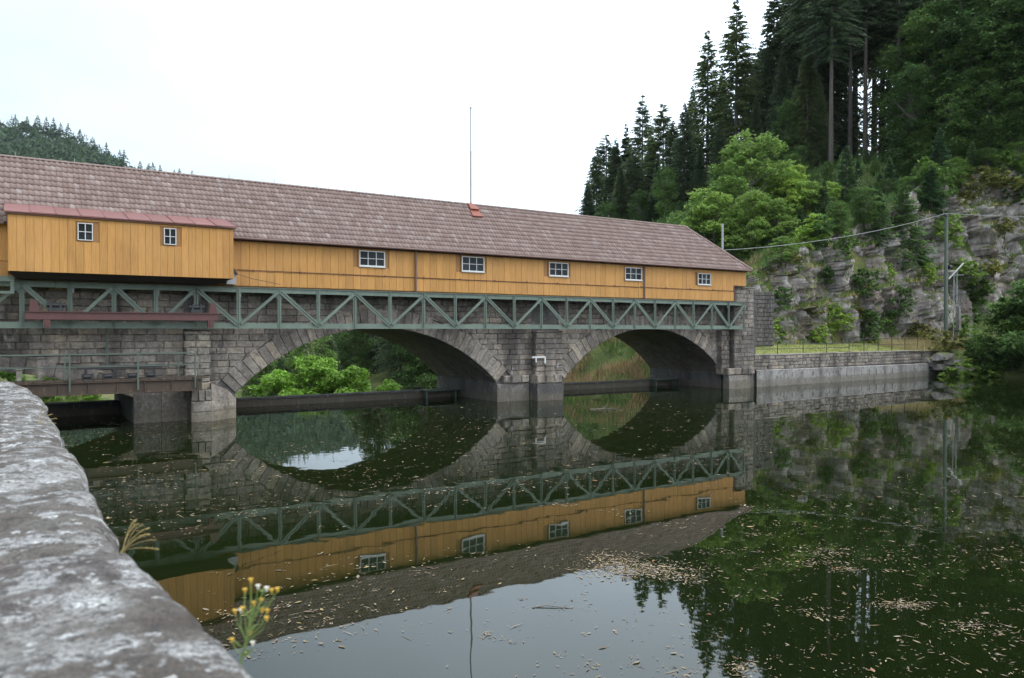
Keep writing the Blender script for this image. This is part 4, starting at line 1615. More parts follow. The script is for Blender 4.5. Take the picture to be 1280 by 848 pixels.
def limbs_mesh(seed, H, r0, blobs, start=0.35):
    r = random.Random(seed)
    m_ = MB()
    m_.tube([(0, 0, -.5), (r.uniform(-.1, .1), r.uniform(-.1, .1), H * .35), (r.uniform(-.2, .2), r.uniform(-.2, .2), H * .8)], [r0 * 1.25, r0 * .85, r0 * .25], 8)
    for b in blobs:
        z0 = H * r.uniform(start, .6)
        z0 = min(z0, b[2])
        mid = (b[0] * .5, b[1] * .5, (z0 + b[2]) / 2 + .2)
        m_.tube([(0, 0, z0), mid, (b[0], b[1], b[2])], [r0 * .5, r0 * .32, r0 * .08], 5, cap=False)
    return m_.mesh('trunk', True)


def blobs_for(seed, H, R, z0, n, squash=0.6, rb=0.42):
    r = random.Random(seed)
    out = []
    for k in range(n):
        t = (k + .5) / n
        z = lerp(z0, H * .96, t)
        prof_ = math.sin(math.pi * (0.14 + 0.8 * t)) ** 0.7
        a = k * 2.4 + r.uniform(-.5, .5)
        q = R * prof_ * r.uniform(.35, .85)
        rx = R * rb * r.uniform(.75, 1.25)
        out.append((q * math.cos(a), q * math.sin(a), z - rx * squash * .5, rx, rx, rx * squash))
    return out


PROTO = {}


def proto_spruce(key, seed, H, c0, Lm, mat_, r0=.26, **kw):
    cm = spruce_mesh(seed, H, c0, Lm, **kw)
    cm.materials.append(M[mat_])
    tm = spruce_trunk(seed, H, c0, r0)
    tm.materials.append(M['bark'])
    PROTO[key] = (H, cm, tm)


def proto_leafy(key, seed, H, R, z0, nb, nleaf, size, mat_, r0=.2, squash=.6, rb=.42, flat=.45):
    bl = blobs_for(seed, H, R, z0, nb, squash, rb)
    cm = leafy_mesh(seed, bl, nleaf, size, flat)
    cm.materials.append(M[mat_])
    tm = limbs_mesh(seed, H, r0, bl)
    tm.materials.append(M['bark_grey'])
    PROTO[key] = (H, cm, tm)


proto_spruce('sprA', 1, 26, .08, 5.2, 'needle', nb=12, nt=12, tw=.6, lev=.4, power=1.0)
proto_spruce('sprB', 2, 26, .12, 4.7, 'needle', nb=12, nt=12, tw=.55, lev=.4, power=1.08)
proto_spruce('sprC', 3, 26, .06, 4.8, 'needle', nb=11, nt=12, tw=.58, lev=.42, power=.9, gap=.12)
proto_spruce('sprD', 9, 26, .16, 4.3, 'needle', nb=10, nt=12, tw=.55, lev=.45, power=.85, gap=.18)
proto_spruce('sprE', 12, 26, .10, 5.6, 'needle', nb=11, nt=12, tw=.7, lev=.5, power=.8, gap=.2)
proto_spruce('sprF', 13, 26, .05, 4.4, 'needle', nb=13, nt=12, tw=.5, lev=.34, power=1.15)
proto_spruce('bareA', 4, 30, .46, 3.6, 'needle', r0=.25, nb=9, nt=12, tw=.6, lev=.42, power=.7, gap=.05)
proto_spruce('bareB', 5, 30, .52, 3.1, 'needle', r0=.21, nb=9, nt=12, tw=.58, lev=.42, power=.7, gap=.1)
proto_spruce('youngA', 6, 8, .02, 2.3, 'needle_young', r0=.1, lev=.26, tw=.5, power=.9, nb=9)
proto_spruce('youngB', 7, 8, .02, 2.0, 'needle_young', r0=.1, lev=.26, tw=.48, power=1.0, nb=9)
proto_leafy('lightA', 21, 13, 5.2, 2.0, 30, 24000, .155, 'leaf_light', .22, .42, .36)
proto_leafy('lightB', 22, 12, 4.6, 1.8, 26, 21000, .15, 'leaf_light', .2, .42, .36)
proto_leafy('midA', 23, 14, 5.0, 1.5, 34, 28000, .135, 'leaf_mid', .24, .5, .38)
proto_leafy('darkA', 24, 18, 6.0, 2.0, 44, 42000, .135, 'leaf_dark', .3, .5, .36)
proto_leafy('darkB', 25, 17, 5.0, 1.5, 40, 36000, .13, 'leaf_dark', .28, .5, .36)
proto_leafy('brightA', 26, 6.5, 3.2, .6, 20, 17000, .125, 'leaf_bright', .12, .55, .38)
proto_leafy('brightB', 27, 6, 2.8, .5, 18, 14000, .12, 'leaf_bright', .12, .55, .38)
proto_leafy('bushA', 28, 2.2, 1.3, .15, 9, 2600, .10, 'leaf_mid', .05, .7, .45, .7)
proto_leafy('bushB', 29, 2.0, 1.4, .15, 9, 2600, .10, 'leaf_light', .05, .7, .45, .7)
proto_leafy('bushC', 30, 1.6, 1.2, .1, 8, 2200, .09, 'leaf_olive', .04, .7, .45, .7)
proto_leafy('shoreA', 31, 7, 3.6, .5, 26, 20000, .13, 'leaf_shore', .12, .5, .36)


def tree(key, x, y, zb, h, name, label, cat, group=None, wide=1.0):
    H, cm, tm = PROTO[key]
    s = h / H
    t = thing(name, label, cat, (x, y, zb), random.uniform(0, 6.28), group)
    t.scale = (s * wide, s * wide, s)
    put('trunk', tm, None, t)
    put('crown', cm, None, t)
    return t


def tree_px(key, px_, top, dep, name, label, cat, group=None, wide=1.0, sink=0.2):
    p = at_depth(px_, top, dep)
    zb = tz(p.x, p.y) - sink
    return tree(key, p.x, p.y, zb, max(2.0, p.z - zb), name, label, cat, group, wide)


# ---------------------------------------------------------------- spruce forest on the right hill
GL = 'spruces at the left end of the hill forest'
LL = 'dark spruce in the packed row at the left end of the hill forest'
GM = 'dark spruces in the middle of the hill forest'
LM = 'dark spruce crowding the middle of the hill forest above the light green maples'
GB = 'bare stemmed spruces on the hill crest'
LB = 'tall spruce with a bare lower stem standing against the sky gap on the hill'
for k, px_, top, d, lab, g, w in [
    ('sprC', 746, 182, 128, 'leftmost spruce of the hill forest right at the roof ridge', None, .95), ('sprA', 758, 168, 133, LL, GL, .95), ('sprB', 770, 172, 126, LL, GL, 1),
    ('sprD', 783, 155, 131, LL, GL, 1.0), ('sprD', 803, 119, 125, 'slender open crowned spruce rising above the left row of the hill forest', None, 1.05), ('sprA', 814, 160, 121, LL, GL, 1),
    ('sprB', 829, 130, 119, LL, GL, 1), ('sprA', 792, 185, 118, LL, GL, 1), ('sprC', 842, 150, 114, LL, GL, 1), ('sprA', 735, 225, 122, LL, GL, .9), ('sprC', 822, 195, 112, LL, GL, 1), ('sprB', 776, 205, 117, LL, GL, 1),
    ('sprD', 885, 38, 113, 'second tallest spruce standing free against the sky left of the forest', None, 1.05),
    ('sprA', 866, 108, 116, 'shorter spruce just left of the second tallest free standing one', None, .9), ('sprC', 856, 128, 110, LM, GM, .95),
    ('sprD', 921, 0, 109, 'tallest free standing spruce with its tip at the top of the sky', None, 1.12), ('sprA', 903, 84, 115, LM, GM, 1), ('sprB', 936, 66, 116, LM, GM, 1), ('sprC', 900, 150, 106, LM, GM, 1),
    ('sprA', 952, 52, 114, LM, GM, .95), ('sprC', 968, -22, 108, 'first spruce of the solid forest wall, right of the free standing ones', None, 1), ('sprB', 985, -30, 112, LM, GM, 1.1), ('sprA', 1000, -60, 106, LM, GM, 1), ('sprC', 1017, -70, 110, LM, GM, 1.1), ('sprB', 1033, -50, 104, LM, GM, 1.1),
    ('sprA', 978, 60, 103, LM, GM, .9), ('sprB', 1010, 40, 100, LM, GM, .9), ('sprC', 1040, 10, 108, LM, GM, 1), ('sprA', 945, 110, 105, LM, GM, .9), ('sprA', 875, 180, 108, LM, GM, .9), ('sprB', 1025, 95, 99, LM, GM, .8),
    ('bareA', 1050, -110, 103, LB, GB, 1.1), ('bareB', 1064, -120, 100, LB, GB, 1.1), ('bareA', 1070, -90, 107, LB, GB, 1.2), ('bareB', 1083, -130, 98, 'bare spruce stem crossing the middle of the bright sky gap', None, 1.2), ('bareA', 1104, -120, 101, LB, GB, 1.1), ('bareB', 1113, -100, 106, LB, GB, 1.1),
    ('bareB', 1058, -80, 112, LB, GB, 1.1), ('bareA', 1094, -95, 111, LB, GB, 1.1), ('bareA', 1040, -100, 96, 'nearest bare stemmed spruce, its thick stem just left of the sky gap', None, 1.1), ('bareB', 1124, -130, 97, LB, GB, 1.2), ('bareA', 1020, -140, 101, LB, GB, 1.0),
    ('sprA', 1135, -90, 100, 'dark spruce behind the leafy trees at the right of the hill', 'spruces behind the leafy trees on the right', 1.1), ('sprB', 1165, -120, 98, 'dark spruce behind the leafy trees at the right of the hill', 'spruces behind the leafy trees on the right', 1.1),
    ('sprC', 1200, -140, 96, 'dark spruce behind the leafy trees at the right of the hill', 'spruces behind the leafy trees on the right', 1.1), ('sprA', 1240, -130, 95, 'dark spruce behind the leafy trees at the right of the hill', 'spruces behind the leafy trees on the right', 1.1),
    ('sprB', 1275, -120, 93, 'dark spruce behind the leafy trees at the right of the hill', 'spruces behind the leafy trees on the right', 1.1), ('sprA', 1310, -120, 92, 'dark spruce behind the leafy trees at the right of the hill', 'spruces behind the leafy trees on the right', 1.1),
]:
    if g in (GL, GM) and random.random() < .5:
        k = random.choice(['sprE', 'sprF'])
    tree_px(k, px_, top, d, 'spruce_tree', lab, 'spruce', g, w * random.uniform(.95, 1.25) * (1.25 if g == GL else 1.08))

# young spruces and leafy trees on the slope below
for k, px_, top, d, nm, lab, cat, g, w in [
    ('lightA', 938, 166, 84, 'maple_tree', 'largest light green maple in front of the dark spruces behind the gallery end', 'maple', None, 1.0),
    ('lightB', 893, 232, 80, 'maple_tree', 'light green maple leaning out just above the hipped roof end', 'maple', None, 1.0),
    ('lightB', 985, 205, 83, 'maple_tree', 'light green maple between the largest maple and the young spruces', 'maple', None, 1.0),
    ('lightA', 940, 235, 77, 'maple_tree', 'lower light green maple standing behind the thin cable mast', 'maple', None, .85),
    ('lightA', 868, 262, 83, 'maple_tree', 'light green maple rising directly over the hipped roof corner', 'maple', None, 1.15),
    ('lightB', 1008, 222, 81, 'maple_tree', 'light green maple at the right of the maples above the pale cliff', 'maple', None, 1.1),
    ('lightB', 972, 248, 76, 'maple_tree', 'low light green maple over the upper left cliff rim', 'maple', None, 1.1),
    ('midA', 1012, 232, 82, 'leafy_tree', 'mid green leafy tree above the pale upper cliff', 'tree', None, .9),
    ('midA', 868, 275, 92, 'leafy_tree', 'mid green leafy tree peeping over the roof left of the maples', 'tree', None, .9),
    ('midA', 832, 205, 108, 'leafy_tree', 'mid green broadleaf tree mixed among the left row of spruces', 'tree', None, .7),
    ('youngA', 1058, 182, 85, 'young_spruce', 'bluish young spruce below the sky gap on the hill', 'spruce', None, 1.1),
    ('youngB', 1030, 225, 80, 'young_spruce', 'small young spruce left of the rock slab on the hillside', 'spruce', None, 1.2),
    ('youngA', 1088, 230, 81, 'young_spruce', 'young spruce standing above the middle of the cliff', 'spruce', None, 1.1),
    ('youngB', 1112, 196, 84, 'young_spruce', 'upright young spruce behind the rim of the cliff', 'spruce', None, 1.2),
    ('youngB', 1000, 262, 76, 'young_spruce', 'short young spruce at the cliff edge among the maples', 'spruce', None, 1.3),
    ('darkA', 1165, 0, 92, 'broadleaf_tree', 'tall dark broadleaf tree right of the bare spruce stems', 'tree', None, 1.0),
    ('darkB', 1215, -30, 88, 'broadleaf_tree', 'dark broadleaf tree filling the top right above the cliff', 'tree', None, 1.1),
    ('darkA', 1262, -20, 86, 'broadleaf_tree', 'dark broadleaf tree at the right edge above the grey rock face', 'tree', None, 1.1),
    ('darkB', 1140, 75, 88, 'broadleaf_tree', 'smaller dark broadleaf tree beside the bare spruce stems', 'tree', None, .9),
    ('darkB', 1235, 70, 84, 'broadleaf_tree', 'lower dark broadleaf tree leaning over the cliff top on the right', 'tree', None, .9),
    ('midA', 1190, 95, 86, 'broadleaf_tree', 'mid green broadleaf tree below the tall dark ones on the right', 'tree', None, .9),
    ('darkA', 1310, -40, 84, 'broadleaf_tree', 'dark broadleaf tree cut by the right edge of the view', 'tree', None, 1.1),
    ('youngB', 1175, 160, 83, 'young_spruce', 'young spruce in the shade at the top of the cliff', 'spruce', None, 1.2),
    ('youngA', 1258, 165, 82.5, 'young_spruce', 'young spruce on the cliff rim near the right edge', 'spruce', None, 1.2),
    ('youngA', 1075, 255, 78, 'young_spruce', 'small young spruce on the rim directly between the leafy rim trees', 'spruce', None, 1.2),
]:
    tree_px(k, px_, top, d, nm, lab, cat, g, w)

GU = 'understorey trees on the wooded slope'
LU = 'mid green understorey tree filling the slope between the maples and the cliff'
for k, px_, top, d, w in [('midA', 905, 205, 96, .9), ('darkB', 965, 175, 97, .9), ('darkA', 1000, 180, 95, .8), ('midA', 1035, 200, 92, .8), ('midA', 1075, 195, 94, .7), ('darkB', 1105, 180, 92, .7),
                          ('midA', 1065, 235, 84, .8), ('midA', 1040, 245, 81, .8), ('youngA', 1100, 215, 87, 1.2), ('midA', 1150, 160, 87, .8), ('midA', 1185, 165, 85, .8), ('youngA', 1145, 205, 81, 1.2),
                          ('midA', 880, 292, 84, .9), ('midA', 915, 292, 77, .8), ('midA', 960, 280, 76, .7), ('youngA', 985, 275, 77, 1.2), ('midA', 1225, 160, 84.5, .8), ('youngB', 1215, 178, 82, 1.3), ('midA', 1270, 120, 84, .8),
                          ('youngB', 1020, 262, 78, 1.3), ('darkB', 850, 250, 103, .9), ('darkB', 800, 235, 112, .9), ('midA', 760, 250, 116, .9), ('midA', 1052, 210, 95, .7), ('youngA', 1072, 215, 91, 1.3), ('midA', 1092, 208, 90, .75), ('midA', 1018, 215, 89, .8), ('youngB', 1045, 232, 86, 1.4), ('midA', 1078, 238, 82, .8), ('midA', 1108, 222, 83, .8), ('youngA', 1118, 205, 88, 1.3), ('midA', 1130, 190, 88, .7), ('midA', 990, 190, 94, .8), ('midA', 1062, 228, 86, .9), ('midA', 1096, 226, 86, .9), ('lightB', 1040, 225, 84, .9), ('midA', 1118, 232, 83, .9), ('darkB', 1084, 205, 93, .9), ('darkB', 1058, 196, 96, .8), ('darkB', 985, 120, 101, .7), ('darkA', 1035, 165, 99, .6)]:
    tree_px(k, px_, top, d, 'young_spruce' if 'young' in k else 'understorey_tree', ('young green spruce among the leafy understorey of the wooded slope' if 'young' in k else LU) if px_ >= 880 and px_ < 1140 else ('small spruce in the shade above the right part of the cliff' if 'young' in k else 'dark green understorey tree in the shade below the spruces'), 'spruce' if 'young' in k else 'tree', ('young spruces on the wooded slope' if 'young' in k else GU) if px_ >= 880 and px_ < 1140 else 'shaded trees below the spruces', w)

# trees seen through the arches and over the weir
for k, px_, top, d, nm, lab, cat, w in [
    ('brightA', 398, 442, 56, 'bright_shrub', 'tallest bright green shrub framed by the large arch', 'shrub', 1.0),
    ('brightB', 345, 462, 54, 'bright_shrub', 'bright green shrub at the left foot of the large arch', 'shrub', 1.0),
    ('brightB', 436, 457, 55, 'bright_shrub', 'low bright green shrub over the weir in the large arch', 'shrub', 1.0),
    ('brightB', 487, 474, 58, 'bright_shrub', 'small bright green shrub at the right of the large arch opening', 'shrub', .8),
    ('midA', 322, 420, 66, 'leafy_tree', 'mid green tree behind the left foot of the large arch', 'tree', .8),
    ('midA', 388, 408, 70, 'leafy_tree', 'mid green tree just under the crown of the large arch', 'tree', .8),
    ('sprA', 468, 285, 88, 'spruce_tree', 'dark spruce in the middle of the large arch opening', 'spruce', 1.2),
    ('sprC', 500, 310, 82, 'spruce_tree', 'dark spruce right of the centre of the large arch opening', 'spruce', 1.2),
    ('darkB', 530, 330, 76, 'leafy_tree', 'dark leafy tree beside the inner vault of the large arch', 'tree', 1.0),
    ('darkA', 440, 392, 84, 'leafy_tree', 'dark leafy tree behind the tallest bright shrub in the large arch', 'tree', .9),
    ('midA', 555, 335, 80, 'leafy_tree', 'mid green tree mostly hidden by the right leg of the large arch', 'tree', 1.0),
    ('darkB', 425, 398, 90, 'leafy_tree', 'far dark tree behind the bright shrubs in the large arch', 'tree', 1.2), ('darkA', 472, 345, 106, 'leafy_tree', 'far dark tree between the two spruces in the large arch', 'tree', 1.2),
    ('darkA', 515, 300, 100, 'leafy_tree', 'far dark tree behind the right spruce in the large arch', 'tree', 1.2), ('darkB', 360, 400, 88, 'leafy_tree', 'far dark tree at the left of the large arch', 'tree', 1.3),
    ('sprA', 446, 360, 92, 'spruce_tree', 'far spruce left of the middle spruce in the large arch', 'spruce', 1.3), ('sprC', 408, 396, 80, 'spruce_tree', 'far spruce above the tallest bright shrub in the large arch', 'spruce', 1.4),
    ('darkB', 325, 402, 80, 'leafy_tree', 'dark tree at the far left of the large arch opening', 'tree', 1.3), ('darkA', 548, 320, 92, 'leafy_tree', 'dark tree close behind the right vault of the large arch', 'tree', 1.1),
    ('brightB', 60, 462, 52, 'bright_shrub', 'bright green shrub behind the footbridge at the left end', 'shrub', 1.0),
    ('brightA', 105, 466, 54, 'bright_shrub', 'green shrub behind the footbridge gears', 'shrub', 1.0),
    ('brightB', 10, 450, 50, 'bright_shrub', 'green shrub at the left edge behind the parapet end', 'shrub', 1.0),
    ('darkB', 745, 372, 92, 'leafy_tree', 'dark leafy tree topping the grassy slope in the right arch', 'tree', .9),
]:
    tree_px(k, px_, top, d, nm, lab, cat, None, w)

# ---------------------------------------------------------------- bushes on the cliff and shore
_cp = np.array([proj(p) for p in CLIFF.reshape(-1, 3)])


def on_cliff(px_, py):
    i = int(np.argmin((_cp[:, 0] - px_) ** 2 + (_cp[:, 1] - py) ** 2 + np.maximum(0, _cp[:, 2] - 90) * 10))
    return Vector(CLIFF.reshape(-1, 3)[i])


for k, px_, py, hpx, lab in [
    ('bushA', 1078, 366, 26, 'dense green bush on the middle ledge of the cliff'),
    ('bushB', 1101, 352, 20, 'light green bush at the right end of the middle ledge'),
    ('bushB', 1046, 408, 24, 'light green bush low on the cliff face'),
    ('bushA', 1078, 418, 26, 'green bush at the foot of the cliff below the rock slab'),
    ('bushC', 1062, 402, 20, 'yellowish bush between the two low cliff bushes'),
    ('bushC', 1012, 392, 14, 'yellowish tuft on the purple rock at the cliff foot'),
    ('bushB', 957, 428, 26, 'light green bush at the cliff foot beside the end pillar'),
    ('bushA', 1207, 412, 26, 'dark bush growing beside the green pole'),
    ('bushB', 1200, 350, 22, 'bush on the upper ledge right behind the green pole'),
    ('bushB', 1160, 350, 18, 'bush on the upper ledge left of the green pole'),
    ('bushC', 1150, 425, 18, 'olive bush at the foot of the grey slab'),
    ('bushC', 1238, 342, 16, 'olive tuft on the ledge right of the green pole'),
    ('bushA', 1032, 352, 16, 'small bush under the pale upper cliff'),
    ('bushC', 985, 340, 22, 'olive bush on the upper left rim of the cliff'),
    ('bushB', 1180, 300, 26, 'bush clinging high on the cliff behind the cable'),
    ('bushC', 1252, 292, 18, 'yellowish bush in the crack of the grey rock face'),
    ('bushA', 1052, 320, 26, 'green bush beside the pale upper cliff'),
    ('bushA', 1160, 232, 30, 'dark bush on the rim left of the green pole'), ('bushC', 1225, 240, 26, 'olive bush on the upper cliff near the cable'),
    ('bushB', 1106, 410, 20, 'light bush in the gully of the cliff'),
    ('bushA', 975, 378, 18, 'small green bush on the left part of the cliff'),
    ('bushA', 1120, 392, 30, 'leafy bush in the gully right of the brown slab'), ('bushB', 1092, 440, 20, 'light bush at the foot of the gully'), ('bushC', 1128, 418, 18, 'yellowish bush left of the grey slab'),
    ('bushA', 1140, 345, 26, 'dark bush under the broad young spruce on the cliff'), ('bushB', 1020, 425, 16, 'pale green bush at the cliff foot behind the railing'), ('bushA', 1272, 250, 30, 'dark bush at the right end of the cliff rim'),
    ('bushA', 1175, 245, 34, 'dark bush on the rim above the green pole'), ('bushC', 1200, 262, 20, 'olive bush hanging just below the rim'), ('bushA', 1022, 300, 30, 'dark bush on the rim over the pale rock'),
    ('bushB', 1003, 312, 24, 'light bush on the rim at the left of the pale rock'), ('bushA', 1245, 225, 30, 'dark bush on the rim at the far right'), ('bushC', 1040, 375, 16, 'olive tuft beside the block on the ledge'),
    ('bushB', 1188, 420, 26, 'light bush at the foot of the cliff left of the pole base'), ('bushA', 1222, 375, 24, 'dark bush growing from the crack behind the counterweight'),
]:
    p = on_cliff(px_, py)
    tree(k, p.x, p.y - .25, p.z - .15, hpx / pix_size(p) * 1.25, 'cliff_bush', lab, 'bush', None, random.uniform(.9, 1.3))
# trees rooted on the cliff and its rim
for k, px_, py, hpx, nm, lab, cat, w in [
    ('youngA', 1128, 332, 104, 'young_spruce', 'broad dark young spruce growing out of the cliff face left of the green pole', 'spruce', 1.35),
    ('youngB', 1098, 305, 72, 'young_spruce', 'narrower young spruce on the cliff just left of the broad one', 'spruce', 1.3),
    ('youngA', 1160, 275, 70, 'young_spruce', 'young spruce on the cliff rim directly above the cable', 'spruce', 1.25),
    ('midA', 1080, 280, 52, 'leafy_tree', 'small leafy tree overhanging the rim above the middle ledge', 'tree', 1.1),
    ('midA', 1045, 292, 46, 'leafy_tree', 'small leafy tree overhanging the pale upper cliff', 'tree', 1.1),
    ('lightB', 1018, 305, 44, 'leafy_tree', 'pale leafy sapling at the rim left of the pale rock', 'tree', 1.1),
    ('midA', 1140, 262, 48, 'leafy_tree', 'leafy tree on the rim behind the broad young spruce', 'tree', 1.1),
    ('midA', 1192, 238, 44, 'leafy_tree', 'leafy tree hanging over the rim right above the pole top', 'tree', 1.2),
    ('darkB', 1232, 225, 46, 'leafy_tree', 'dark leafy tree overhanging the grey rock near the right edge', 'tree', 1.2),
    ('midA', 1272, 218, 46, 'leafy_tree', 'leafy tree on the rim at the very right edge', 'tree', 1.2),
    ('lightB', 975, 330, 40, 'leafy_tree', 'light leafy sapling on the upper left rim behind the gallery corner', 'tree', 1.2),
]:
    p = on_cliff(px_, py)
    tree(k, p.x, p.y - .1, p.z - .3, hpx / pix_size(p), nm, lab, cat, None, w)
# shore bushes at the right, hanging over the water
for k, px_, top, d, lab, w in [('shoreA', 1268, 368, 65, 'large green bush at the right edge of the far shore', 1.0),
                               ('shoreA', 1228, 418, 66, 'lower green bush overhanging the water at the right shore', 1.05),
                               ('shoreA', 1312, 340, 62, 'green bush cut by the right edge above the water', 1.1),
                               ('bushB', 1202, 443, 66, 'small light bush left of the overhanging shore bushes', 1.2),
                               ('bushC', 1180, 440, 68, 'yellowish bush on the stones at the end of the retaining wall', 1.2)]:
    tree_px(k, px_, top, d, 'shore_bush', lab, 'bush', None, w)

# ---------------------------------------------------------------- far hill woods
r = np.random.default_rng(5)


def mini_tree(r, n_l, conifer):
    H = r.uniform(13, 22) if conifer else r.uniform(10, 15)
    R = H * (.23 if conifer else .42)
    t = r.uniform(0.05, 1, n_l)
    a = r.uniform(0, 6.28, n_l)
    if conifer:
        rr_c = R * (1 - t) * r.uniform(.5, 1.1, n_l)
        C = np.stack([rr_c * np.cos(a), rr_c * np.sin(a), t * H], 1)
        d = np.stack([np.cos(a), np.sin(a), -r.uniform(.4, .9, n_l)], 1) * (R * .55 * (1.2 - t))[:, None]
        w = np.stack([-np.sin(a), np.cos(a), 0 * a], 1) * (R * .28 * (1.25 - t))[:, None]
        tri = np.stack([C - w, C + w, C + d], 1)
        tri = np.concatenate([tri, [[[-.3, 0, H * .8], [.3, 0, H * .8], [0, 0, H * 1.04]]]])
    else:
        u = r.normal(size=(n_l, 3))
        u /= np.linalg.norm(u, axis=1)[:, None]
        u[:, 2] = np.abs(u[:, 2]) - .1
        C = u * np.array([R, R, H * .5]) * r.uniform(.7, 1, (n_l, 1)) + np.array([0, 0, H * .5])
        d = r.normal(size=(n_l, 3)) * R * .3
        w = r.normal(size=(n_l, 3)) * R * .3
        tri = np.stack([C - w, C + w, C + d], 1)
    return tri


acc = []
for _ in range(5200):
    i, j = r.integers(0, 89), r.integers(5, 22)
    f1, f2 = r.random(), r.random()
    p = lerp(lerp(FARHILL[i, j], FARHILL[i + 1, j], f1), lerp(FARHILL[i, j + 1], FARHILL[i + 1, j + 1], f1), f2)
    acc.append(mini_tree(r, 64, r.random() < .65) + p)
T = np.concatenate(acc).reshape(-1, 3)
me = tri_mesh('far_woods', T, np.arange(len(T)).reshape(-1, 3))
me.materials.append(M['far_leaf'])
put('far_woods', me, None, None, 'stuff')
# single firs that stick out of the far skyline
cms = []
for q in range(3):
    t = mini_tree(np.random.default_rng(70 + q), 170, True).reshape(-1, 3)
    t = t / t[:, 2].max() * np.array([1.35, 1.35, 1])
    mm = tri_mesh('crown', t, np.arange(len(t)).reshape(-1, 3))
    mm.materials.append(M['far_leaf'])
    cms.append(mm)
tm = tube_mesh('trunk', [(0, 0, -.2), (0, 0, .9)], [.02, .004], 5)
tm.materials.append(M['bark'])
for n_, (px_, py, hp, lab) in enumerate([(19, 142, 14, None), (34, 144, 10, None), (47, 142, 14, None), (58, 145, 12, None), (67, 146, 16, None), (76, 152, 12, None), (85, 153, 16, None),
                                         (100, 160, 16, 'fir standing up from the bend of the far wooded skyline'), (115, 169, 18, None), (124, 179, 12, None), (133, 177, 20, None), (150, 186, 16, None), (155, 186, 20, 'tallest dark fir of the pair low on the far skyline'),
                                         (175, 200, 12, None), (186, 202, 14, None), (191, 202, 14, None), (200, 205, 12, None), (218, 211, 9, None), (224, 209, 12, None), (240, 212, 10, None)]):
    i = int(np.clip((px_ + 420) / 1180 * 89, 0, 89))
    c = Vector(FARHILL[i, 19])
    c = at_depth(px_, py, (c - CAMP).dot(_fw) - 6)
    h = hp * 1.9 / 960 * (c - CAMP).dot(_fw)
    t = thing('fir_tree', lab or 'small dark fir sticking out of the far wooded skyline', 'fir', (c.x, c.y, c.z - h), n_, None if lab else 'firs on the far skyline')
    t.scale = (h, h, h)
    put('trunk', tm, None, t)
    put('crown', cms[n_ % 3], None, t)


# ---------------------------------------------------------------- grasses
def tufts(name, P_, hmin, hmax, blades, mat_, spread=.25, wid=.02):
    r = np.random.default_rng(len(P_))
    n = len(P_) * blades
    B = np.repeat(P_, blades, 0) + np.concatenate([r.normal(0, spread, (n, 2)), np.zeros((n, 1))], 1)
    a = r.uniform(0, 6.28, n)
    h = r.uniform(hmin, hmax, n)
    lean = r.normal(0, .35, (n, 2)) * h[:, None]
    w = np.stack([np.cos(a), np.sin(a), 0 * a], 1) * (wid * r.uniform(.6, 1.4, n))[:, None]
    tip = B + np.concatenate([lean, h[:, None]], 1)
    V = np.stack([B - w, B + w, tip], 1).reshape(-1, 3)
    me_ = tri_mesh(name, V, np.arange(len(V)).reshape(-1, 3))
    me_.materials.append(M[mat_])
    return put(name, me_, None, None, 'stuff')


def scatter(n, x0, x1, y0, y1, cond=None, seed=1, dz=0.0):
    r = np.random.default_rng(seed)
    x = r.uniform(x0, x1, n)
    y = r.uniform(y0, y1, n)
    if cond is not None:
        k = cond(x, y)
        x, y = x[k], y[k]
    return np.stack([x, y, terrain(x, y) + dz], 1)


front = lambda x, y: y < np.interp(x, _bx, _by)
tufts('bank_grass', scatter(2600, 43.5, 84, 1.6, 6.5, front, 2), .08, .26, 5, 'grass', .15, .014)
tufts('dry_grass', scatter(420, 64, 77, 1.2, 5, front, 3), .4, 1.1, 12, 'dry_grass', .22, .012)
tufts('shore_grass', scatter(420, 67.5, 80, -12, 1.8, lambda x, y: terrain(x, y) > .1, 4), .25, .75, 9, 'grass', .25, .02)
tufts('slope_grass', scatter(2200, 39, 62, 9, 36, None, 5), .25, .8, 9, 'grass', .3, .03)
nb_ = lambda x, y: fbm(x * .22, y * .22, 0 * x + 2, 3) > .41
tufts('slope_bracken', scatter(2600, 41, 60, 11, 32, nb_, 6), .35, .95, 12, 'bracken', .35, .035)
tufts('meadow_grass', scatter(2500, -25, 5, 9, 45, None, 7), .2, .7, 8, 'grass', .3, .03)
hs = lambda x, y: y > np.interp(x, _bx, _by) + 3
tufts('hill_undergrowth', scatter(7000, 46, 108, 6, 55, hs, 8), .3, 1.1, 9, 'leaf_mid', .45, .07)
# grasses and ferns lodged on the cliff ledges
nn_ = np.array(CLIFF)
du = np.gradient(nn_, axis=0)
dv = np.gradient(nn_, axis=1)
nm_ = np.cross(du, dv)
nm_ /= np.linalg.norm(nm_, axis=2)[:, :, None] + 1e-9
flatness = np.abs(nm_[:, :, 2]).ravel() + (fbm(nn_[:, :, 0].ravel() * .35, nn_[:, :, 1].ravel() * .35, nn_[:, :, 2].ravel() * .35, 3) - .5) * 1.3
sel = np.where(flatness > .66)[0]
sel = np.random.default_rng(3).choice(sel, min(len(sel), 4800), replace=False)
CP = nn_.reshape(-1, 3)[sel]
tufts('ledge_grass', CP[::2], .15, .55, 7, 'grass', .16, .022)
tufts('ledge_dry_grass', CP[1::4], .15, .5, 7, 'dry_grass', .16, .018)
tufts('ledge_ferns', CP[3::4], .2, .6, 9, 'leaf_mid', .2, .045)

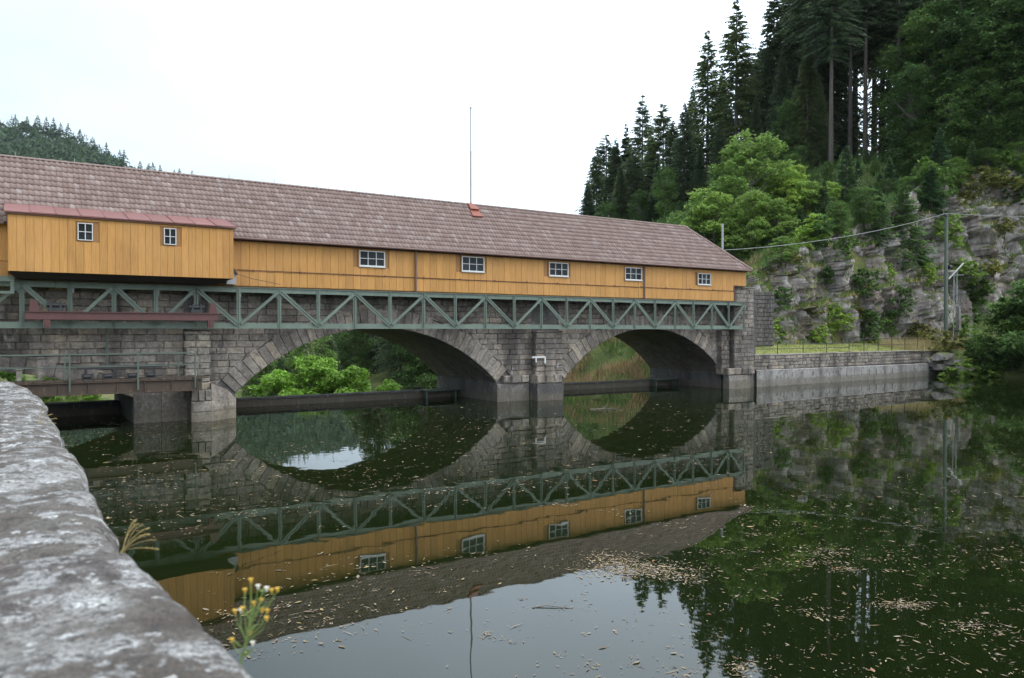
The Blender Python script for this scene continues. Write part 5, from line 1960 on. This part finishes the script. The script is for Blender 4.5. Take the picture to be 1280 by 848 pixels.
# ---------------------------------------------------------------- cable pole, mast, railing, marker
pb_ = at_depth(1182, 428, 70)
zb = tz(pb_.x, pb_.y)
ptop = at_depth(1183, 272, 70).z
pole = thing('cable_pole', 'tall green steel pole carrying a cable in front of the cliff', 'pole', (pb_.x, pb_.y, zb))
hp = ptop - zb
m = MB(); m.tube([(0, 0, -.3), (0, 0, hp)], [.17, .145], 10); put('shaft', m, M['rail'], pole)
m = MB(); m.tube([(0, 0, hp + .002), (0, 0, hp + .15)], [.2, .16], 10); m.box(-.25, .25, -.05, .05, hp + .151, hp + .3); put('head', m, M['dark_metal'], pole)
rx = Vector((math.cos(PHI), -math.sin(PHI), 0))
u70 = 70 / 960.0


def pp(dx, dy):
    """point on the pole assembly, dx right of the pole axis and dy above its base, in metres"""
    return rx * dx + Vector((0, 0, dy))


m = MB()
m.bar(pp(.25, hp - 5.6), pp(1.6, hp - 4.15), .08, .10)
m.bar(pp(.2, hp - 4.9), pp(.95, hp - 4.85), .05, .05)
put('weight_arm', m, M['white_paint'], pole)
m = MB()
m.bar(pp(.72, hp - 5.2), pp(.72, .95), .05, .05); m.bar(pp(1.0, hp - 4.9), pp(1.0, 3.0), .05, .05); m.bar(pp(.05, .95), pp(1.0, .95), .07, .07)
m.bar(pp(.72, hp - 5.25), pp(1.6, hp - 5.25), .05, .05)
put('guide_rods', m, M['grey_metal'], pole)
m = MB()
for k in range(4):
    c = pp(1.15, 1.75 + k * .55)
    m.bar(c + Vector((0, 0, .01)), c + Vector((0, 0, .54)), .34, .3, (0, 1, 0))
put('counterweight', m, M['concrete'], pole)
m = MB(); m.tube([pp(.25, hp - 4.55), pp(.5, hp - 4.55)], .2, 10); put('pulley', m, M['dark_metal'], pole)

mb_ = at_depth(903, 330, 60)
zmt = at_depth(903, 280, 60).z
cm_ = thing('cable_mast', 'thin grey mast standing behind the hipped end of the gallery roof', 'mast', (mb_.x, mb_.y, 2.0))
m = MB(); m.tube([(0, 0, -4), (0, 0, zmt - 2.0)], .085, 7); put('shaft', m, M['grey_metal'], cm_)
m = MB(); m.box(-.22, .22, -.05, .05, zmt - 4.16, zmt - 4.05); put('cross_arm', m, M['grey_metal'], cm_)
A_ = at_depth(904, 313, 60)
B_ = Vector((pb_.x, pb_.y, ptop + .35))
C_ = at_depth(1500, 262, 74)
m = MB()
pts = []
for k in range(25):
    t = k / 24
    p = A_.lerp(B_, t)
    p.z -= 4 * t * (1 - t) * .55
    pts.append(p)
for k in range(1, 13):
    t = k / 12
    p = B_.lerp(C_, t)
    p.z -= 4 * t * (1 - t) * .5
    pts.append(p)
m.tube(pts, .02, 5)
tag(put('overhead_cable', m, M['cable']), 'pale overhead cable running from the thin mast over the green pole', 'cable')

rl = thing('bank_railing', 'thin dark railing along the grassy far bank', 'railing')
xs_ = [43.6, 46.5, 49.5, 52.5, 55.5, 57.6, 59.7, 61.8, 63.9, 66]
ztop_ = [2.95, 2.95, 2.95, 2.95, 3.2, 3.3, 3.3, 3.3, 3.3, 3.3]
for x, zt in zip(xs_, ztop_):
    m = MB(); m.tube([(x, rwq(x) + .5, 2.2), (x, rwq(x) + .5, zt)], .03, 5); put('post', m, M['dark_metal'], rl)
for xa_, xb_, zz in ((43.6, 55.5, 2.93), (43.6, 55.5, 2.6), (55.5, 66, 3.28), (55.5, 66, 2.75)):
    m = MB(); m.tube([(lerp(xa_, xb_, k / 6), rwq(lerp(xa_, xb_, k / 6)) + .5, zz) for k in range(7)], .022, 5); put('rail', m, M['dark_metal'], rl)
p = on_cliff(1009, 357)
m = MB(); m.bbox(-.3, .3, -.3, .3, -.5, 1.0, .04)
o = put('marker_stone', m, M['concrete']); o.location = (p.x, p.y - .5, p.z)
tag(o, 'small pale concrete block standing on the ledge of the cliff', 'block')
# rough stones where the retaining wall ends
for k, (px_, py, s_, lab) in enumerate([(1155, 452, 1.5, 'big brown boulder at the broken end of the retaining wall'), (1175, 458, 1.2, 'flat boulder at the water right of the big brown one'), (1192, 452, 1.3, 'mossy boulder below the dry grass on the far shore'),
                                        (1178, 446, 1.1, 'upper boulder under the dry grass on the far shore'), (1205, 460, 1.1, 'boulder half under the overhanging shore bush')]):
    p = at_depth(px_, py, 67.5 - k * .5)
    r = np.random.default_rng(50 + k)
    import bmesh
    bm = bmesh.new()
    bmesh.ops.create_icosphere(bm, subdivisions=3, radius=1)
    for v in bm.verts:
        c = v.co * 1.3
        f = 1 + .35 * mnoise.noise(c + Vector((k * 7, 0, 0))) + .15 * mnoise.noise(c * 2.7)
        v.co = Vector((v.co.x * 1.25, v.co.y, v.co.z * .62)) * f
        v.co = Vector([max(-.85, min(.85, q)) if i < 2 else max(-.5, min(.5, q)) for i, q in enumerate(v.co)])
    me = bpy.data.meshes.new('boulder')
    bm.to_mesh(me)
    bm.free()
    o = put('boulder', me, M['rock'])
    o.location = p
    o.scale = (s_ * .72, s_ * .72, s_ * .62)
    o.rotation_euler = (0, 0, k)
    tag(o, lab, 'boulder')

# ---------------------------------------------------------------- floating leaves and twigs
r = np.random.default_rng(21)
LP = []


def leafpx(px_, py):
    p = on_z(px_, py, .004)
    LP.append((p.x, p.y))


CL = [(795, 712, 62, 10, 1150), (765, 698, 36, 8, 300), (850, 722, 36, 6, 140), (1035, 690, 38, 9, 200), (1020, 704, 40, 3, 110), (1058, 712, 20, 4, 90), (1130, 757, 30, 5, 260), (1010, 764, 28, 5, 45), (1040, 772, 25, 4, 40),
      (1215, 782, 32, 7, 90), (1250, 790, 25, 6, 40), (1230, 688, 30, 4, 35), (1250, 700, 20, 5, 25), (925, 835, 20, 10, 110), (985, 655, 40, 3, 30), (895, 690, 36, 5, 45), (960, 668, 30, 3, 22),
      (640, 603, 26, 2.5, 30), (700, 630, 24, 3, 40), (560, 612, 30, 3, 26), (475, 607, 20, 2.5, 22), (770, 640, 28, 4, 30), (830, 655, 30, 4, 22), (660, 560, 30, 2, 18), (880, 560, 30, 2, 20), (1000, 545, 40, 2.5, 20),
      (610, 795, 10, 3, 12), (640, 800, 18, 4, 14), (700, 818, 14, 4, 14), (855, 842, 25, 6, 50), (1110, 700, 25, 3, 12), (690, 760, 30, 3, 12), (1180, 640, 30, 3, 14), (300, 640, 30, 5, 18), (360, 640, 30, 4, 14), (250, 590, 30, 4, 14), (420, 660, 30, 3, 12)]
for cx_, cy_, sx_, sy_, n in CL:
    for _ in range(n):
        leafpx(cx_ + r.normal(0, sx_ * .62), cy_ + r.normal(0, sy_ * .62))
cnt = 0
while cnt < 5600:
    px_, py = r.uniform(60, 1300), 505 + 360 * r.random() ** 1.2
    q = on_z(px_, py)
    dn = fbm(np.array([q.x * .22]), np.array([q.y * .45]), np.array([4.0]), 3)[0]
    if py > 720 and r.random() < (.68 if px_ > 850 else .45):
        continue
    sky_open = (py > 700 and 480 < px_ < 860)
    if dn < .34 + r.random() * .22 or (sky_open and r.random() < .6):
        continue
    k = 1 + int(r.integers(0, 4) * (r.random() < .45))
    for _ in range(k):
        LP.append((q.x + r.normal(0, .07), q.y + r.normal(0, .035)))
    cnt += 1
LP = np.array(LP)
LP = LP[(LP[:, 1] < 5.2) & (LP[:, 1] > -33)]
keep_ = np.array([under(x) < -2 or True for x in LP[:, 0]])
n = len(LP)
dep = np.maximum(6, LP[:, 1] + 34.9)
a = r.uniform(0, 6.28, n)
L = np.clip(r.lognormal(-3.72, .48, n), .010, .085) * (0.36 + dep / 26)
W = L * r.uniform(.22, .5, n)
d = np.stack([np.cos(a), np.sin(a), r.normal(0, .10, n)], 1) * L[:, None]
stk = r.random(n) < .045
L = np.where(stk, L * 3.2, L)
L = np.where(dep < 15, L * 1.2, L)
W = np.where(stk, .006, W)
d = np.stack([np.cos(a), np.sin(a), r.normal(0, .035, n) * ~stk], 1) * L[:, None]
w = np.stack([-np.sin(a), np.cos(a), r.normal(0, .06, n)], 1) * W[:, None]
c = np.concatenate([LP, r.uniform(.005, .014, (n, 1))], 1)
V = np.stack([c - d, c - d * .2 - w, c + d * .5 - w * .7, c + d, c + d * .5 + w * .7, c - d * .2 + w], 1).reshape(-1, 3)
V[:, 2] = np.maximum(V[:, 2], .004)
me = tri_mesh('floating_leaves', V, np.arange(len(V)).reshape(-1, 6))
me.materials.append(M['debris'])
put('floating_leaves', me, None, None, 'stuff')
for px_, py, L_, lab in [(755, 512, 1.4, 'pale forked branch floating in front of the right arch'), (690, 760, .55, 'thin straight twig floating on the reflected sky')]:
    p = on_z(px_, py, .0)
    m = MB()
    m.tube([rx * (-L_ / 2), rx * (-L_ * .1) + Vector((0, .05, .02)), rx * (L_ / 2) + Vector((0, -.04, 0))], [.035, .03, .012] if px_ == 755 else [.009, .008, .004], 6)
    if px_ == 755:
        m.tube([rx * (-.05) + Vector((0, .05, .02)), rx * .25 + Vector((0, .1, .22)), rx * .3 + Vector((0, .1, .42))], [.03, .022, .01], 5)
        m.tube([rx * .15 + Vector((0, 0, .02)), rx * .7 + Vector((0, -.5, .05))], [.03, .01], 5)
    o = put('floating_branch', m, M['pale_stone'] if px_ == 755 else M['bark_grey'])
    o.location = p
    tag(o, lab, 'branch')

# ================================================================ FOREGROUND PARAPET
par = thing('parapet_wall', 'lichen covered grey granite parapet running away along the left edge', 'wall', (0, 0, 0))


def edge_x(y):
    d_ = y - CAM_Y
    return float(np.interp(d_, [0, 1.16, 1.7, 2.2, 3.0, 3.8, 5.5, 7.4, 9.9], [.335, .335, .275, .23, .24, .235, .215, .18, .02]))


PZ = 3.42
cutsY = [-36.6, -34.2, -32.86, -30.9, -28.6, -26.7, -24.9]
for k in range(len(cutsY) - 1):
    y0, y1 = cutsY[k] + .006, cutsY[k + 1] - .006
    near = k in (0, 1)
    nx, ny = (84, 90) if near else (60, 56)
    us = np.linspace(0, 1, nx)
    vs = np.linspace(0, 1, ny)
    Vv = np.zeros((nx, ny, 3))
    # cross-section of the stone: left side, top, rounded arris, right side
    for j, v in enumerate(vs):
        y = lerp(y0, y1, v)
        ex = edge_x(y)
        end = min(v * (y1 - y0), (1 - v) * (y1 - y0))
        sag = .022 * math.exp(-(end / .035) ** 2) if k < 5 or v < .5 else .26 * math.exp(-(end / .28) ** 2)
        prof_s = [(0, -1.15, PZ - .42), (.06, -1.15, PZ - .05), (.1, -1.1, PZ), (.72, ex - .10, PZ), (.80, ex - .03, PZ - .02), (.86, ex, PZ - .08), (1, ex + .0, PZ - .46)]
        for i, u in enumerate(us):
            x_ = np.interp(u, [p_[0] for p_ in prof_s], [p_[1] for p_ in prof_s])
            z_ = np.interp(u, [p_[0] for p_ in prof_s], [p_[2] for p_ in prof_s])
            Vv[i, j] = (x_ - sag * (.3 if u > .7 else 0), y, z_ - sag)
    f_ = Vv.reshape(-1, 3)
    n1 = (fbm(f_[:, 0] * 2.6 + 9, f_[:, 1] * 2.6 + 60, f_[:, 2] * 2.6, 4) - .5)
    n2 = (fbm(f_[:, 0] * 11 + 9, f_[:, 1] * 9 + 400, f_[:, 2] * 11, 4) - .5)
    uu = np.repeat(us, ny)
    hgt = n1 * .06 + n2 * .022
    side = np.clip((uu - .74) / .1, 0, 1)
    f_[:, 2] += hgt * (1 - side * .6)
    f_[:, 0] += (n1 * .11 + n2 * .05) * side
    me = tri_mesh('coping_stone', f_, grid_faces(nx, ny)[:, ::-1], True)
    put('coping_stone', me, M['parapet'], par)
m = MB()
m.box(-1.1, -.0, -36.6, -25.2, -3, PZ - .3)
put('wall_core', m, M['mortar'], par)
st_ = MB()
for rI in range(9):
    y, z0 = -36.5, -.6 + rI * .4
    while y < -25.4:
        w_ = min(random.uniform(.5, 1.0), -25.2 - y)
        o = len(st_.v)
        st_.stone([(y + .01, z0), (y + w_ - .01, z0), (y + w_ - .01, z0 + .38), (y + .01, z0 + .38)], .03, .15, .05, .05)
        for q in range(o, len(st_.v)):
            yy_, dd_, zz_ = st_.v[q]
            st_.v[q] = (.11 - dd_, yy_, min(zz_, PZ - .36))
        y += w_
put('stone_courses', st_, M['ashlar_many'], par, 'stuff')
# bank behind the parapet up to the bridge
m = MB(); m.box(-40, -1.2, -60, -.2, -3, 2.35)
structure('bank', m, M['bank'])
m = MB(); m.box(-1.19, -.62, -24.6, -.6, -3, 2.5)
bw = thing('quay_wall', 'low mossy quay wall leading from the parapet to the bridge', 'wall')
put('wall_core', m, M['mortar'], bw)


# ---------------------------------------------------------------- plants growing from the parapet
def grass_head(name, label, base, n, span, h, lean, seed):
    r_ = random.Random(seed)
    g = thing(name, label, 'grass', base)
    for k in range(n):
        t = k / max(1, n - 1)
        a_ = math.radians(72 - 84 * t + r_.uniform(-5, 5))
        R_ = lean * r_.uniform(.8, 1.15)
        b = Vector((r_.uniform(-.006, .006), span * (t - .5), -.03))
        mid = rx * (R_ * .62 * math.cos(a_)) + Vector((0, r_.uniform(-.01, .01), h * .35 + R_ * .62 * math.sin(a_)))
        tip = rx * (R_ * (math.cos(a_) * .95 + .18)) + Vector((0, r_.uniform(-.015, .015), h * .2 + R_ * math.sin(a_) * .78))
        pl_ = []
        for q in range(8):
            u_ = q / 7
            pl_.append(b * (1 - u_) ** 2 + mid * (2.0 * u_ * (1 - u_)) + tip * u_ ** 2)
        m_ = MB(); m_.tube(pl_, [.0011] * 4 + [.0009, .0008, .0007, .0006], 4)
        st = put('stalk', m_, M['dry_grass'], g)
        hd = MB()
        for q in range(46):                                # spikelets of the seed head
            u_ = 1 - .62 * q / 45
            c_ = b * (1 - u_) ** 2 + mid * (2.0 * u_ * (1 - u_)) + tip * u_ ** 2
            d_ = ((tip - mid) * u_ + (mid - b) * (1 - u_)).normalized()
            s_ = Vector((r_.uniform(-1, 1), r_.uniform(-1, 1), r_.uniform(-1, .7))) * (.0052 * math.sin(math.pi * min(1, .12 + q / 52)))
            e_ = c_ + s_ + d_ * .006
            w_ = d_.cross(s_).normalized() * .0016 if s_.length > 1e-5 else Vector((.001, 0, 0))
            hd.add([c_ - w_, e_, c_ + w_, c_ + s_ * .5 - d_ * .003], [(0, 1, 2), (0, 2, 3)])
        put('seed_head', hd, M['dry_grass'], st)
    return g


gp = at_depth(152, 668, 2.05)
grass_head('dry_grass_tuft', 'nearer dry grass tuft with straw seed heads growing from the parapet joint', (gp.x, gp.y, gp.z - .02), 8, .045, .008, .076, 3)
gp = at_depth(46, 522, 4.1)
grass_head('dry_grass_tuft', 'farther dry grass tuft with straw seed heads near the parapet end', (gp.x, gp.y, gp.z - .02), 5, .06, .02, .085, 5)
fl = thing('yellow_wildflower', 'thin wildflower stem with small yellow blooms beside the nearest parapet stone', 'flower', at_depth(296, 832, 1.32))
M['stem'] = plain('green_stem', (0.16, 0.22, 0.06), .7, .3, .3, 30, 0)
M['petal'] = plain('yellow_petal', (0.58, 0.36, 0.05), .6, .3, .2, 40, 0)
M['seed'] = plain('white_seed_fluff', (0.7, 0.66, 0.56), .8, .2, .2, 40, 0)
k13 = 1.32 / 960.0


def fp(dx, dy, dd=0.0):
    return rx * (dx * k13) + Vector((0, 0, dy * k13)) + Vector((math.sin(PHI), math.cos(PHI), 0)) * dd


m = MB(); m.tube([fp(0, -40), fp(5, 5), fp(14, 40), fp(18, 70), fp(18, 104)], [.0022, .002, .0017, .0014, .001], 6)
put('stem', m, M['stem'], fl)
heads = [(18, 107, 1, 0), (8, 92, 1, .01), (27, 99, 2, 0), (40, 99, 2, -.01), (44, 94, 1, .0), (49, 93, 1, .01), (10, 74, 1, -.01), (22, 78, 1, 0), (28, 79, 1, .012), (-2, 68, 1, 0), (3, 66, 2, .01), (32, 70, 1, 0), (36, 66, 1, .01),
         (40, 62, 1, -.01), (-6, 32, 1, 0), (14, 38, 1, .01), (20, 28, 2, 0), (30, 90, 0, .01), (20, 62, 0, 0)]
for dx, dy, kind, dd in heads:
    hb = min(max(dy - 34, 12), 84)
    bx_ = 5 + 13 * min(1, hb / 70)
    m = MB(); m.tube([fp(bx_, hb), fp((bx_ + dx) / 2 + (dx - bx_) * .25, (hb + dy) / 2), fp(dx, dy, dd)], [.0011, .0009, .0008], 4)
    sb = put('flower_stalk', m, M['stem'], fl)
    c_ = fp(dx, dy, dd)
    m = MB()
    rad_ = .0046
    npet = 11
    for q in range(npet):
        a = 6.283 * q / npet
        o_ = rx * math.cos(a) + Vector((math.sin(PHI), math.cos(PHI), 0)) * math.sin(a) * .8 + Vector((0, 0, .55))
        w_ = (rx * -math.sin(a) + Vector((math.sin(PHI), math.cos(PHI), 0)) * math.cos(a)) * .0016
        m.add([c_ - w_ * .5, c_ + w_ * .5, c_ + o_ * rad_ + w_, c_ + o_ * rad_ - w_], [(0, 1, 2, 3)])
    m.tube([c_ - Vector((0, 0, .005)), c_ + Vector((0, 0, .001))], [.0014, .0030], 6)
    put('flower_head', m, M['petal'] if kind == 1 else (M['seed'] if kind == 2 else M['stem']), sb)
for dx, dy, ln, sg in ((4, 8, 26, 1), (8, 22, 22, -1), (13, 42, 20, 1), (17, 60, 16, -1)):
    c_ = fp(dx, dy)
    t_ = fp(dx + sg * ln * .7, dy + ln * .5)
    mid = c_.lerp(t_, .5)
    up_ = Vector((0, 0, .004))
    m = MB(); m.add([c_, mid - up_ * .7, t_, mid + up_], [(0, 1, 2, 3)])
    put('leaf', m, M['stem'], fl)

# ---------------------------------------------------------------- thin valley haze
HAZE = 0.000042
hz = bpy.data.materials.new('haze')
hz.use_nodes = True
ht = hz.node_tree
ht.nodes.clear()
ho = ht.nodes.new('ShaderNodeOutputMaterial')
hv = ht.nodes.new('ShaderNodeVolumePrincipled')
hv.inputs['Color'].default_value = (0.86, 0.93, 1.0, 1)
hv.inputs['Density'].default_value = HAZE
ht.links.new(hv.outputs['Volume'], ho.inputs['Volume'])
m = MB(); m.box(-1600, 2600, -1600, 2600, -7, 330)
put('haze', m, hz, None, 'stuff')
